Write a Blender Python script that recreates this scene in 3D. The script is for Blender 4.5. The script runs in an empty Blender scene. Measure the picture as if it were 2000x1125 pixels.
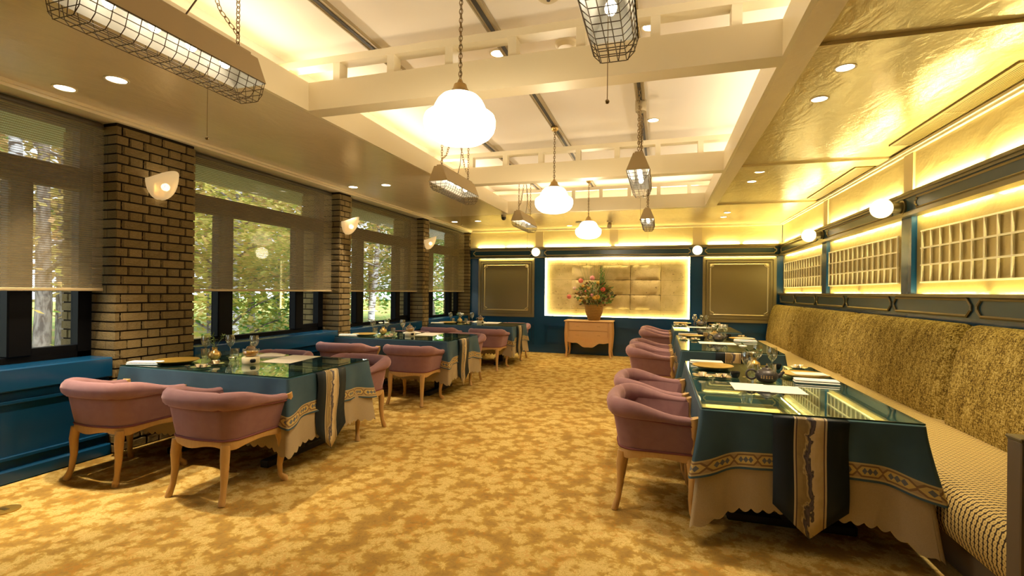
import bpy, math, random
from math import sin, cos, pi, radians, sqrt, floor, atan2
from mathutils import Vector, Matrix

SC = bpy.context.scene
COL = SC.collection
RND = random.Random(7)

# ------------------------------------------------------------------ camera
YAW, ROLL, FPX, SHY, CAMH = .29556, .011125, 954.1, 5.5, 1.38
_fw = Vector((-sin(YAW), cos(YAW), 0)); _r = Vector((cos(YAW), sin(YAW), 0)); _u = Vector((0, 0, 1))
_r2 = _r * cos(ROLL) + _u * sin(ROLL); _u2 = _u * cos(ROLL) - _r * sin(ROLL)
cd = bpy.data.cameras.new('camera'); cd.sensor_width = 36; cd.lens = FPX * 36 / 2000
cd.shift_y = SHY / 2000; cd.clip_start = .05; cd.clip_end = 200
cam = bpy.data.objects.new('camera', cd); COL.objects.link(cam)
m = Matrix.Identity(4)
for i, c in enumerate((_r2, _u2, -_fw)):
    for k in range(3): m[k][i] = c[k]
m[2][3] = CAMH
cam.matrix_world = m
SC.camera = cam

# ------------------------------------------------------------------ world, exposure
w = bpy.data.worlds.new('overcast_sky'); SC.world = w; w.use_nodes = True
bg = w.node_tree.nodes['Background']; bg.inputs[0].default_value = (.80, .90, 1.0, 1); bg.inputs[1].default_value = 1.9
SC.view_settings.view_transform = 'Standard'; SC.view_settings.look = 'None'
SC.view_settings.exposure = 1.15; SC.view_settings.gamma = 1.0; SC.view_settings.use_curve_mapping = False
SC.cycles.max_bounces = 8; SC.cycles.diffuse_bounces = 4; SC.cycles.glossy_bounces = 4
SC.cycles.transmission_bounces = 6; SC.cycles.transparent_max_bounces = 16
SC.cycles.sample_clamp_indirect = 4.0; SC.cycles.caustics_reflective = False; SC.cycles.caustics_refractive = False
try: SC.cycles.use_denoising = True
except Exception: pass

WARM = (1.0, .80, .52); LEDC = (1.0, .84, .35); COVE = (1.0, .87, .68)

def light_mat(loc, d, along):
    z = -Vector(d).normalized(); x = Vector(along).normalized(); y = z.cross(x)
    m = Matrix.Identity(4)
    for i, c in enumerate((x, y, z)):
        for k in range(3): m[k][i] = c[k]
    m.translation = Vector(loc)
    return m
def area(name, loc, d, along, sx, sy, energy, col):
    l = bpy.data.lights.new(name, 'AREA'); l.shape = 'RECTANGLE'; l.size = sx; l.size_y = sy
    l.energy = energy; l.color = col
    o = bpy.data.objects.new(name, l); COL.objects.link(o); o.matrix_world = light_mat(loc, d, along)
    return o
def spot(name, loc, energy, col=WARM, ang=100, blend=.6, rad=.04):
    l = bpy.data.lights.new(name, 'SPOT'); l.energy = energy; l.color = col; l.spot_size = radians(ang)
    l.spot_blend = blend; l.shadow_soft_size = rad
    o = bpy.data.objects.new(name, l); COL.objects.link(o); o.location = loc
    return o

sl_ = bpy.data.lights.new('tree_fill_sun', 'SUN'); sl_.energy = 3.4; sl_.angle = radians(25); sl_.color = (1, .95, .85)  # soft fill added to brighten the trees outside; the sky itself is overcast
so_ = bpy.data.objects.new('tree_fill_sun', sl_); COL.objects.link(so_); so_.matrix_world = light_mat((0, 0, 20), (-.62, .25, -.75), (0, 1, 0))
# cove lighting hidden behind the coffer lips
area('cove_light', (-2.95, 3.6, 2.985), (1, 0, .10), (0, 1, 0), 9.6, .05, 24, COVE)
area('cove_light', (.95, 3.6, 2.985), (-1, 0, .10), (0, 1, 0), 9.6, .05, 24, COVE)
area('cove_light', (-1.0, 8.84, 2.985), (0, -1, .16), (1, 0, 0), 3.2, .05, 9, COVE)
# LED strips on the right wall: on top of the rail (up) and under it (down)
for ya, yb in ((3.35, 4.40), (4.48, 5.48), (5.78, 6.85), (6.93, 7.92), (8.24, 9.35), (9.45, 10.60)):
    c = (ya + yb) / 2; L = yb - ya
    area('led_up', (2.265, c, 2.36), (.25, 0, 1), (0, 1, 0), L, .02, 6.2 * L, LEDC)
    area('led_dado', (2.262, c, 1.398), (.3, 0, 1), (0, 1, 0), L, .02, 1.8 * L, LEDC)
    area('led_down', (2.262, c, 2.125), (.35, 0, -1), (0, 1, 0), L, .02, 5.0 * L, LEDC)
# LED strips on the back wall
for xa, xb in ((-4.10, -3.46), (-3.40, -2.78), (-2.50, -1.05), (-.95, .58), (.92, 1.50), (1.58, 2.20)):
    c = (xa + xb) / 2; L = xb - xa
    area('led_up', (c, 10.715, 2.375), (0, .25, 1), (1, 0, 0), L, .02, 5.0 * L, LEDC)
for xa, xb in ((-4.05, -2.76), (.86, 2.16)):
    area('led_down', ((xa + xb) / 2, 10.70, 2.12), (0, .3, -1), (1, 0, 0), xb - xa, .02, 2.6 * (xb - xa), LEDC)

# ------------------------------------------------------------------ mesh helpers
class MB:
    def __init__(s): s.v = []; s.f = []; s.uv = []; s.mi = []; s.cur = 0
    def vert(s, p, uv=(0, 0)): s.v.append(tuple(p)); s.uv.append(uv); return len(s.v) - 1
    def face(s, *i): s.f.append(tuple(i)); s.mi.append(s.cur)
    def box(s, x0, x1, y0, y1, z0, z1):
        b = len(s.v)
        for z in (z0, z1):
            for x, y in ((x0, y0), (x1, y0), (x1, y1), (x0, y1)): s.vert((x, y, z))
        for q in ((0, 3, 2, 1), (4, 5, 6, 7), (0, 1, 5, 4), (1, 2, 6, 5), (2, 3, 7, 6), (3, 0, 4, 7)): s.face(*[b + k for k in q])
        return s
    def cbox(s, x0, x1, y0, y1, z0, z1, c=.005):
        # chamfered box
        b = len(s.v); lo = (x0, y0, z0); hi = (x1, y1, z1); idx = {}
        for sx in (0, 1):
            for sy in (0, 1):
                for sz in (0, 1):
                    sg = (sx, sy, sz)
                    for ax in range(3):
                        p = []
                        for k in range(3):
                            e = hi[k] if sg[k] else lo[k]
                            p.append(e if k == ax else (e - c if sg[k] else e + c))
                        idx[(sg, ax)] = s.vert(p)
        def g(sx, sy, sz, ax): return idx[((sx, sy, sz), ax)]
        for ax in range(3):
            o = [k for k in range(3) if k != ax]
            for sd in (0, 1):
                q = []
                for a, bb in ((0, 0), (1, 0), (1, 1), (0, 1)):
                    sg = [0, 0, 0]; sg[ax] = sd; sg[o[0]] = a; sg[o[1]] = bb; q.append(g(*sg, ax))
                flip = (sd == 0) != (ax == 1)
                s.face(*(q[::-1] if flip else q))
        for ax in range(3):
            o = [k for k in range(3) if k != ax]
            for a in (0, 1):
                for bb in (0, 1):
                    s0 = [0, 0, 0]; s1 = [0, 0, 0]; s1[ax] = 1
                    for t in (s0, s1): t[o[0]] = a; t[o[1]] = bb
                    s.face(g(*s0, o[0]), g(*s1, o[0]), g(*s1, o[1]), g(*s0, o[1]))
        for sx in (0, 1):
            for sy in (0, 1):
                for sz in (0, 1): s.face(g(sx, sy, sz, 0), g(sx, sy, sz, 1), g(sx, sy, sz, 2))
        return s
    def tube(s, pts, r, n=8, closed=False, caps=True, rot=0.0, flat=1.0):
        pts = [Vector(p) for p in pts]; N = len(pts)
        rs = r if isinstance(r, (list, tuple)) else [r] * N
        up = None; rings = []
        for i, p in enumerate(pts):
            a = pts[(i - 1) % N] if (closed or i > 0) else p
            c = pts[(i + 1) % N] if (closed or i < N - 1) else p
            t = (c - a)
            t = t.normalized() if t.length > 1e-9 else Vector((0, 0, 1))
            if up is None:
                ref = Vector((0, 0, 1)) if abs(t.z) < .9 else Vector((1, 0, 0))
                up = (ref - t * ref.dot(t)).normalized()
            else:
                up = (up - t * up.dot(t))
                up = up.normalized() if up.length > 1e-6 else Vector((1, 0, 0))
            sd = t.cross(up)
            rings.append([s.vert(p + (sd * cos(2 * pi * k / n + rot) + up * sin(2 * pi * k / n + rot) * flat) * rs[i]) for k in range(n)])
        M = N if closed else N - 1
        for i in range(M):
            A = rings[i]; B = rings[(i + 1) % N]
            for k in range(n): s.face(A[k], A[(k + 1) % n], B[(k + 1) % n], B[k])
        if caps and not closed:
            s.face(*rings[0][::-1]); s.face(*rings[-1])
        return s
    def lathe(s, prof, n=20, c=(0, 0, 0), a0=0, a1=2 * pi):
        full = abs(a1 - a0 - 2 * pi) < 1e-6; m = n if full else n + 1
        rings = []
        for r, z in prof:
            if r < 1e-6: rings.append([s.vert((c[0], c[1], c[2] + z))])
            else: rings.append([s.vert((c[0] + r * cos(a0 + (a1 - a0) * k / n), c[1] + r * sin(a0 + (a1 - a0) * k / n), c[2] + z)) for k in range(m)])
        for A, B in zip(rings, rings[1:]):
            for k in range(n):
                k2 = (k + 1) % m
                if len(A) == 1 and len(B) == 1: continue
                if len(A) == 1: s.face(A[0], B[k2], B[k])
                elif len(B) == 1: s.face(A[k], A[k2], B[0])
                else: s.face(A[k], A[k2], B[k2], B[k])
        return s
    def prism(s, poly, fn, d0, d1):
        # poly: 2D points; fn(a,b,d)->3D; extruded from d0 to d1
        b = len(s.v); n = len(poly)
        for d in (d0, d1):
            for p in poly: s.vert(fn(p[0], p[1], d))
        s.face(*[b + k for k in range(n)][::-1]); s.face(*[b + n + k for k in range(n)])
        for k in range(n): s.face(b + k, b + (k + 1) % n, b + n + (k + 1) % n, b + n + k)
        return s
    def grid(s, fn, nu, nv, cu=False):
        rows = [[s.vert(*fn(i, j)) for i in range(nu)] for j in range(nv)]
        for j in range(nv - 1):
            for i in range(nu if cu else nu - 1):
                i2 = (i + 1) % nu
                s.face(rows[j][i], rows[j][i2], rows[j + 1][i2], rows[j + 1][i])
        return rows
    def sphere(s, c, r, n=12, mrows=7, sz=1.0):
        prof = [(r * sin(pi * k / mrows), -r * sz * cos(pi * k / mrows)) for k in range(mrows + 1)]
        prof[0] = (0, -r * sz); prof[-1] = (0, r * sz)
        return s.lathe(prof, n, c)
    def mesh(s, name, mats, smooth=False, ang=40):
        me = bpy.data.meshes.new(name); me.from_pydata(s.v, [], s.f); 
        for mm in (mats if isinstance(mats, (list, tuple)) else [mats]): me.materials.append(mm)
        if any(s.mi): me.polygons.foreach_set('material_index', s.mi)
        if any(u != (0, 0) for u in s.uv):
            ul = me.uv_layers.new(name='UVMap'); li = [0] * len(me.loops); me.loops.foreach_get('vertex_index', li)
            fl = []
            for i in li: fl.extend(s.uv[i])
            ul.data.foreach_set('uv', fl)
        import bmesh
        bm = bmesh.new(); bm.from_mesh(me); bmesh.ops.recalc_face_normals(bm, faces=bm.faces); bm.to_mesh(me); bm.free()
        if smooth:
            me.polygons.foreach_set('use_smooth', [True] * len(me.polygons))
            me.set_sharp_from_angle(angle=radians(ang))
        me.update()
        return me
    def build(s, name, mats, parent=None, smooth=False, ang=40, loc=None):
        o = bpy.data.objects.new(name, s.mesh(name, mats, smooth, ang)); COL.objects.link(o)
        if parent: o.parent = parent
        if loc: o.location = loc
        return o

def tag(o, label=None, cat=None, group=None, kind=None):
    if label: o['label'] = label
    if cat: o['category'] = cat
    if group: o['group'] = group
    if kind: o['kind'] = kind
    return o
def thing(name, label, cat, loc=(0, 0, 0), rz=0, group=None):
    o = bpy.data.objects.new(name, None); COL.objects.link(o); o.location = loc; o.rotation_euler = (0, 0, rz)
    o.empty_display_size = .1
    return tag(o, label, cat, group)
def inst(name, me, parent=None, loc=(0, 0, 0), rot=(0, 0, 0), scale=(1, 1, 1)):
    o = bpy.data.objects.new(name, me); COL.objects.link(o); o.location = loc; o.rotation_euler = rot; o.scale = scale
    if parent: o.parent = parent
    return o
def copy_tree(root, loc, rz, label=None, group=None):
    def cp(o, par):
        c = o.copy(); COL.objects.link(c); c.parent = par
        for ch in o.children: cp(ch, c)
        return c
    r = cp(root, None); r.location = loc; r.rotation_euler = (0, 0, rz)
    if label: r['label'] = label
    if group: r['group'] = group
    return r
def struct(o): o['kind'] = 'structure'; return o

# ------------------------------------------------------------------ materials
class S:   # socket expression
    def __init__(s, nt, k): s.nt = nt; s.k = k
    def _m(s, op, *a, clamp=False):
        n = s.nt.nodes.new('ShaderNodeMath'); n.operation = op; n.use_clamp = clamp
        for i, x in enumerate((s,) + a):
            if isinstance(x, S): s.nt.links.new(x.k, n.inputs[i])
            else: n.inputs[i].default_value = x
        return S(s.nt, n.outputs[0])
    def __add__(s, o): return s._m('ADD', o)
    def __sub__(s, o): return s._m('SUBTRACT', o)
    def __mul__(s, o): return s._m('MULTIPLY', o)
    def __truediv__(s, o): return s._m('DIVIDE', o)
    def __rsub__(s, o): return (s * -1) + o
    def abs(s): return s._m('ABSOLUTE')
    def fract(s): return s._m('FRACT')
    def floor(s): return s._m('FLOOR')
    def lt(s, o): return s._m('LESS_THAN', o)
    def gt(s, o): return s._m('GREATER_THAN', o)
    def max(s, o): return s._m('MAXIMUM', o)
    def min(s, o): return s._m('MINIMUM', o)
    def sin(s): return s._m('SINE')
    def sat(s): return s._m('ADD', 0.0, clamp=True)

class Mat:
    def __init__(s, name, col=(.8, .8, .8), rough=.5, metal=0, spec=.5, **kw):
        s.m = bpy.data.materials.new(name); s.m.use_nodes = True; s.nt = s.m.node_tree
        s.b = s.nt.nodes['Principled BSDF']; i = s.b.inputs
        i['Base Color'].default_value = (*col, 1); i['Roughness'].default_value = rough; i['Metallic'].default_value = metal
        i['Specular IOR Level'].default_value = spec
        for k, v in kw.items(): i[k.replace('_', ' ')].default_value = v
        s.m.diffuse_color = (*col, 1)
    def node(s, t, **kw):
        n = s.nt.nodes.new(t)
        for k, v in kw.items():
            if k.startswith('i_'): n.inputs[k[2:].replace('_', ' ')].default_value = v
            else: setattr(n, k, v)
        return n
    def link(s, a, b): s.nt.links.new(a.k if isinstance(a, S) else a, b)
    def coord(s, which='Object'): return s.node('ShaderNodeTexCoord').outputs[which]
    def xyz(s, which='Object'):
        n = s.node('ShaderNodeSeparateXYZ'); s.link(s.coord(which), n.inputs[0]); return [S(s.nt, n.outputs[k]) for k in range(3)]
    def mapped(s, scale, which='Object', rot=(0, 0, 0)):
        n = s.node('ShaderNodeMapping'); s.link(s.coord(which), n.inputs[0]); n.inputs['Scale'].default_value = scale; n.inputs['Rotation'].default_value = rot
        return n.outputs[0]
    def noise(s, scale=5, detail=3, dist=0, rough=.5, vec=None, out='Fac'):
        n = s.node('ShaderNodeTexNoise'); n.inputs['Scale'].default_value = scale; n.inputs['Detail'].default_value = detail
        n.inputs['Distortion'].default_value = dist; n.inputs['Roughness'].default_value = rough
        s.link(vec if vec is not None else s.coord(), n.inputs['Vector'])
        return S(s.nt, n.outputs[out])
    def ramp(s, fac, stops, interp='LINEAR'):
        n = s.node('ShaderNodeValToRGB'); e = n.color_ramp.elements; n.color_ramp.interpolation = interp
        while len(e) > 1: e.remove(e[-1])
        e[0].position = stops[0][0]; e[0].color = (*stops[0][1], 1)
        for p, c in stops[1:]:
            x = e.new(p); x.color = (*c, 1)
        s.link(fac, n.inputs[0]); return n.outputs[0]
    def mix(s, fac, a, b):
        n = s.node('ShaderNodeMix', data_type='RGBA')
        for sock, v in ((n.inputs[0], fac), (n.inputs[6], a), (n.inputs[7], b)):
            if isinstance(v, S) or hasattr(v, 'links'): s.link(v, sock)
            elif isinstance(v, tuple): sock.default_value = (*v, 1)
            else: sock.default_value = v
        return n.outputs[2]
    def base(s, c): s.link(c, s.b.inputs['Base Color']); return s
    def bump(s, h, strength=.3, dist=.01):
        n = s.node('ShaderNodeBump'); n.inputs['Strength'].default_value = strength; n.inputs['Distance'].default_value = dist
        s.link(h, n.inputs['Height']); s.link(n.outputs[0], s.b.inputs['Normal']); return s

def emis(name, col, st):
    a = Mat(name, col, .5); a.b.inputs['Emission Color'].default_value = (*col, 1); a.b.inputs['Emission Strength'].default_value = st
    return a.m
def thin_glass(name, tint=(1, 1, 1), gl=(1, 1, 1), ior=1.5, boost=0.0, rough=.0):
    a = Mat(name); nt = a.nt; nt.nodes.remove(a.b)
    tr = a.node('ShaderNodeBsdfTransparent'); tr.inputs[0].default_value = (*tint, 1)
    gs = a.node('ShaderNodeBsdfGlossy'); gs.inputs[0].default_value = (*gl, 1); gs.inputs['Roughness'].default_value = rough
    fr = a.node('ShaderNodeLayerWeight'); fr.inputs[0].default_value = .5
    mx = a.node('ShaderNodeMixShader'); f = S(nt, fr.outputs['Facing'])
    f = (f._m('POWER', 4.0) * .92 + ((ior - 1) / (ior + 1)) ** 2 + boost).sat()
    a.link(f, mx.inputs[0]); a.link(tr.outputs[0], mx.inputs[1]); a.link(gs.outputs[0], mx.inputs[2])
    a.link(mx.outputs[0], nt.nodes['Material Output'].inputs[0])
    return a.m

M = {}
# carpet: cream acanthus leaves scattered over tan
a = Mat('carpet', rough=.95, spec=.1)
n1 = a.noise(7.0, 3, 1.2, .55); n2 = a.noise(22, 3, 1.5, .6); n4 = a.noise(300, 1); n5 = a.noise(3.2, 2, .4)
def motif(scale, seed, R, pet):
    dn = a.node('ShaderNodeTexNoise'); dn.inputs['Scale'].default_value = 9 + seed; dn.inputs['Detail'].default_value = 2
    a.link(a.coord(), dn.inputs['Vector'])
    ad = a.node('ShaderNodeVectorMath', operation='MULTIPLY_ADD'); a.link(dn.outputs['Color'], ad.inputs[0]); ad.inputs[1].default_value = (.10, .10, 0); a.link(a.coord(), ad.inputs[2])
    ofs = a.node('ShaderNodeVectorMath', operation='ADD'); a.link(ad.outputs[0], ofs.inputs[0]); ofs.inputs[1].default_value = (seed * 3.7, seed * 1.3, 0)
    fl_ = a.node('ShaderNodeVectorMath', operation='MULTIPLY'); a.link(ofs.outputs[0], fl_.inputs[0]); fl_.inputs[1].default_value = (1, 1, 0)
    v = a.node('ShaderNodeTexVoronoi', feature='F1', voronoi_dimensions='2D'); v.inputs['Scale'].default_value = scale; a.link(fl_.outputs[0], v.inputs['Vector'])
    sb = a.node('ShaderNodeVectorMath', operation='SUBTRACT'); a.link(fl_.outputs[0], sb.inputs[0]); a.link(v.outputs['Position'], sb.inputs[1])
    sx = a.node('ShaderNodeSeparateXYZ'); a.link(sb.outputs[0], sx.inputs[0]); X_, Y_ = S(a.nt, sx.outputs[0]), S(a.nt, sx.outputs[1])
    cs = a.node('ShaderNodeSeparateColor'); a.link(v.outputs['Color'], cs.inputs[0]); ph = S(a.nt, cs.outputs[0]) * 6.28
    th = Y_._m('ARCTAN2', X_); r_ = (X_ * X_ + Y_ * Y_)._m('SQRT')
    lobe = ((th + ph) * pet).sin().abs() * .40 + .62 + ((th + ph) * .5).sin() * .28
    return r_ / (lobe * R)
m1 = motif(5.2, 0, .125, 3.5); m2 = motif(6.5, 2, .085, 2.5); m3 = motif(6.0, 5, .07, 4.5)
lf = ((1.0 - m1).max(1.0 - m2)).max(1.0 - m3) + (n2 - .5) * .9 + (n1 - .5) * 1.1 - .50
c = a.ramp(lf * .5 + .5, [(.10, (.32, .19, .048)), (.38, (.40, .245, .062)), (.475, (.48, .295, .062)), (.495, (.61, .43, .13)), (.64, (.69, .51, .185))])
c = a.mix((n2 + n5 * .5).gt(.84) * .45, c, (.50, .22, .03))
c = a.mix((lf * .5 - .006).abs().lt(.011) * .6, c, (.34, .18, .025))
c = a.mix((n2 - .5).abs().lt(.026) * .6, c, (.44, .27, .06))
c = a.mix(n4.gt(.60) * .12, c, (.22, .13, .05))
a.base(c); a.bump(n4, .25, .004); M['carpet'] = a.m
# painted plaster / cream paint
a = Mat('cream_paint', (.80, .71, .50), .35, spec=.4); M['cream'] = a.m
a = Mat('coffer_paint', (.90, .83, .72), .6, spec=.2); M['coffer'] = a.m
def stroked(name, col, col2, rough, metal, bs, sc=3.0):
    a = Mat(name, col, rough, metal, .5)
    vec = a.mapped((1.0, .55, 1.0), rot=(.2, .3, .5))
    n1 = a.noise(sc, 4, 2.2, .55, vec); n2 = a.noise(sc * 4, 3, 1.5, .5, vec)
    v = a.node('ShaderNodeTexVoronoi', feature='DISTANCE_TO_EDGE'); v.inputs['Scale'].default_value = sc * .9; v.inputs['Randomness'].default_value = 1
    vv = a.node('ShaderNodeVectorMath', operation='ADD'); a.link(vec, vv.inputs[0]); a.link(a.noise(2, 3, 1, out='Color'), vv.inputs[1]); a.link(vv.outputs[0], v.inputs['Vector'])
    ridge = S(a.nt, v.outputs['Distance']).lt(.012)
    a.base(a.mix(n1, col, col2)); a.bump(n1 + n2 * .35 + ridge * .5, bs, .02)
    return a.m
M['ceil_plaster'] = stroked('pearl_ceiling_plaster', (.88, .77, .58), (.81, .70, .51), .22, .06, .22)
M['ceil_gold'] = stroked('gold_ceiling_plaster', (.74, .61, .34), (.60, .48, .23), .22, .3, .32)
M['wall_gold'] = stroked('gold_wall_plaster', (.40, .30, .105), (.32, .235, .075), .3, .3, .3, 3.2)
M['frieze'] = stroked('cream_frieze_plaster', (.74, .61, .31), (.66, .53, .23), .35, .1, .25)
a = Mat('blue_paint', (.004, .046, .118), .22, spec=.5); M['blue'] = a.m
a = Mat('deep_blue_paint', (.005, .035, .055), .28, spec=.5); M['deepblue'] = a.m
a = Mat('olive_gold_moulding', (.20, .165, .085), .3, .55); M['mould'] = a.m
a = Mat('thin_gold_line', (.46, .37, .18), .35, .35); M['line'] = a.m
a = Mat('khaki_panel', (.20, .155, .065), .4, .2); a.bump(a.noise(220, 2), .05, .002); M['khaki'] = a.m
a = Mat('pilaster_paint', (.62, .50, .28), .4, .1); M['pil'] = a.m
# brick
a = Mat('brown_brick', rough=.85, spec=.2)
oi = a.node('ShaderNodeObjectInfo'); rr = S(a.nt, oi.outputs['Random'])
nb = a.noise(9, 5, .6, .6); nf = a.noise(60, 3)
c = a.ramp(nb * .75 + rr * .25, [(.25, (.16, .112, .046)), (.5, (.24, .172, .072)), (.8, (.32, .235, .108))])
a.base(c); a.bump(nb + nf * .3, .8, .02); M['brick'] = a.m
a = Mat('dark_mortar', (.020, .014, .008), .95, spec=.1); a.bump(a.noise(80, 2), .3, .004); M['mortar'] = a.m
# window things
M['black'] = Mat('black_window_frame', (.003, .003, .004), .6, spec=.08).m
M['pane'] = thin_glass('window_glass', (.97, .98, .97), (1, 1, 1), 1.45)
a = Mat('mesh_blind', (.24, .185, .105), .7, spec=.2)
x, y, z = a.xyz()
st = (z / .017).fract().lt(.42)
wv_ = (y / .012 + (z / .017).floor() * .5).fract().lt(.5)
nz = a.noise(3.0, 2, 0, vec=a.mapped((.3, 1.5, 18)))
fac = (st * .34 + wv_ * .10 + nz * .16 + .30).sat()
tr = a.node('ShaderNodeBsdfTransparent'); mx = a.node('ShaderNodeMixShader')
tl = a.node('ShaderNodeBsdfTranslucent'); tl.inputs[0].default_value = (.30, .23, .13, 1); m2 = a.node('ShaderNodeMixShader'); m2.inputs[0].default_value = .25
a.link(a.b.outputs[0], m2.inputs[1]); a.link(tl.outputs[0], m2.inputs[2])
a.base(a.mix(st, (.40, .32, .19), (.22, .17, .09)))
a.link(fac, mx.inputs[0]); a.link(tr.outputs[0], mx.inputs[1]); a.link(m2.outputs[0], mx.inputs[2]); a.link(mx.outputs[0], a.nt.nodes['Material Output'].inputs[0])
M['blind'] = a.m
M['rollerdark'] = Mat('dark_bronze', (.05, .038, .02), .5).m
M['blindbar'] = Mat('blind_bar', (.42, .33, .19), .4, .3).m
# chairs
a = Mat('mauve_velvet', rough=.75, spec=.2, Sheen_Weight=.5, Sheen_Roughness=.4)
a.b.inputs['Sheen Tint'].default_value = (.9, .6, .62, 1)
a.base(a.mix(a.noise(14, 4, .8), (.22, .108, .118), (.30, .165, .172))); a.bump(a.noise(90, 2), .06, .003); M['velvet'] = a.m
M['pipe'] = Mat('velvet_piping', (.20, .07, .075), .8, spec=.2).m
def wood(name, c1, c2, rough=.4, sc=(18, 18, 2.5)):
    a = Mat(name, rough=rough, spec=.4); n = a.noise(3.0, 4, 1.2, .6, a.mapped(sc)); a.base(a.mix(n, c1, c2)); a.bump(n, .05, .003); return a.m
M['wood'] = wood('honey_wood', (.48, .27, .09), (.62, .39, .15))
M['pine'] = wood('orange_wood', (.58, .32, .12), (.68, .41, .17), .4, (3, 10, 14))
# cloths
a = Mat('teal_cloth', rough=.6, spec=.35)
uvn = a.node('ShaderNodeSeparateXYZ'); a.link(a.coord('UV'), uvn.inputs[0]); u = S(a.nt, uvn.outputs[0]); v = S(a.nt, uvn.outputs[1])
cl = a.mix(a.noise(9, 4, .5), (.030, .070, .112), (.048, .104, .152))
band = (v - .052).abs().lt(.040)
uc = ((u / .115).fract() - .5) * .115; vc = v - .052
hexd = (uc.abs() * .85 + vc.abs() * .75 - .052).max(vc.abs() - .027)
inner = hexd.lt(-.005); outl = hexd.abs().lt(.005)
dia = ((uc.abs() / .013 + vc.abs() / .017).min((uc.abs() - .024).abs() / .012 + vc.abs() / .017)).lt(1.0)
edge = (vc.abs() - .035).abs().lt(.004)
bc = a.mix(inner, (.36, .26, .13), (.52, .38, .13))
bc = a.mix(outl, bc, (.20, .12, .06)); bc = a.mix(dia, bc, (.12, .13, .15)); bc = a.mix(edge, bc, (.46, .36, .17))
a.base(a.mix(band, cl, bc)); a.bump(a.noise(400, 2), .08, .002); M['teal'] = a.m
a = Mat('beige_linen', rough=.9, spec=.15)
a.base(a.mix(a.noise(160, 2), (.36, .28, .17), (.44, .35, .22))); a.bump(a.noise(350, 2), .15, .002); M['linen'] = a.m
a = Mat('runner_brocade', rough=.55, spec=.3)
uvn = a.node('ShaderNodeSeparateXYZ'); a.link(a.coord('UV'), uvn.inputs[0]); u = S(a.nt, uvn.outputs[0]); v = S(a.nt, uvn.outputs[1])
mp = a.node('ShaderNodeMapping'); a.link(a.coord('UV'), mp.inputs[0]); mp.inputs['Scale'].default_value = (10, 9, 1)
mq = a.node('ShaderNodeMapping'); a.link(a.coord('UV'), mq.inputs[0]); mq.inputs['Scale'].default_value = (90, 5, 1)
wgl = u / .136 + .5 + (a.noise(1.0, 3, .8, .55, mp.outputs[0]) - .5) * .75 + (a.noise(1.0, 3, .4, .5, mq.outputs[0]) - .5) * .22
mar = a.ramp(wgl, [(.10, (.34, .25, .11)), (.30, (.24, .17, .08)), (.36, (.52, .40, .20)), (.40, (.16, .12, .10)), (.43, (.045, .04, .055)), (.50, (.13, .11, .13)), (.56, (.05, .045, .06)), (.59, (.64, .52, .31)), (.75, (.56, .43, .23)), (.95, (.46, .34, .17))])
cen = u.abs().lt(.068); ln = (u.abs() - .072).abs().lt(.004); ln2 = (u.abs() - .064).abs().lt(.0025)
cc = a.mix(cen, (.006, .013, .021), mar); cc = a.mix(ln, cc, (.50, .40, .24)); cc = a.mix(ln2, cc, (.06, .04, .05))
a.base(cc); M['runner'] = a.m
M['glass_top'] = thin_glass('table_glass', (.80, .93, .88), (.95, 1, .97), 1.5, .03)
M['glass_edge'] = Mat('glass_edge', (.01, .035, .03), .1).m
M['glass'] = thin_glass('clear_glass', (.92, .93, .90), (1, .98, .92), 1.5, .10)
M['tea'] = Mat('amber_tea', (.55, .24, .03), .1, spec=.6).m
M['dark'] = Mat('dark_table_base', (.012, .010, .010), .5).m
# tableware
M['gold'] = Mat('gold_lacquer', (.50, .32, .065), .28, .55).m
M['silver'] = Mat('polished_silver', (.80, .74, .62), .18, 1.0).m
M['brass'] = Mat('brass', (.55, .38, .14), .28, .9).m
M['iron'] = Mat('dark_iron', (.045, .038, .036), .4, .4).m
M['blackware'] = Mat('black_lacquer', (.012, .013, .016), .2).m
M['white'] = Mat('white_towel', (.80, .76, .68), .8).m
M['paper'] = Mat('cream_paper', (.74, .68, .58), .7).m
M['ceramic'] = Mat('ivory_ceramic', (.72, .62, .40), .35).m
M['leaf'] = Mat('leaf_green', (.07, .11, .02), .5).m
M['petal'] = Mat('white_petal', (.8, .76, .62), .6).m
# banquette
a = Mat('tweed', rough=.9, spec=.15)
t1a = a.noise(48, 2, .4, .6, a.mapped((1, 2.4, .7))); t1b = a.noise(48, 2, .4, .6, a.mapped((1, .7, 2.6))); t1 = t1a * .55 + t1b * .45; t2 = a.noise(150, 2, .8); t3 = a.noise(9, 2, 0, vec=a.mapped((.6, 1.6, .5)))
a.base(a.ramp(t1 * .65 + t2 * .35 + (t3 - .5) * .15, [(.40, (.04, .022, .006)), (.465, (.16, .10, .016)), (.52, (.30, .21, .04)), (.60, (.50, .38, .13))])); a.bump(t1 + t2, .6, .006); M['tweed'] = a.m
a = Mat('dotted_seat', rough=.7, spec=.2)
uvn = a.node('ShaderNodeSeparateXYZ'); a.link(a.coord('UV'), uvn.inputs[0]); u = S(a.nt, uvn.outputs[0]); v = S(a.nt, uvn.outputs[1])
row = (u / .030).floor(); fu = (u / .030).fract() - .5; fv = (v / .024).fract() - .5
d = ((fu / .38) * (fu / .38) + (fv / .50) * (fv / .50) * (fv / .50) * (fv / .50))
d2 = ((fu / .13) * (fu / .13) + (fv / .2) * (fv / .2))
c = a.mix(d.lt(1.0), (.035, .020, .012), (.60, .44, .16)); c = a.mix(d2.lt(1.0), c, (.36, .25, .08)); a.base(c); M['seat'] = a.m
M['taupe'] = Mat('taupe_panel', (.16, .12, .075), .4, .1).m
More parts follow.
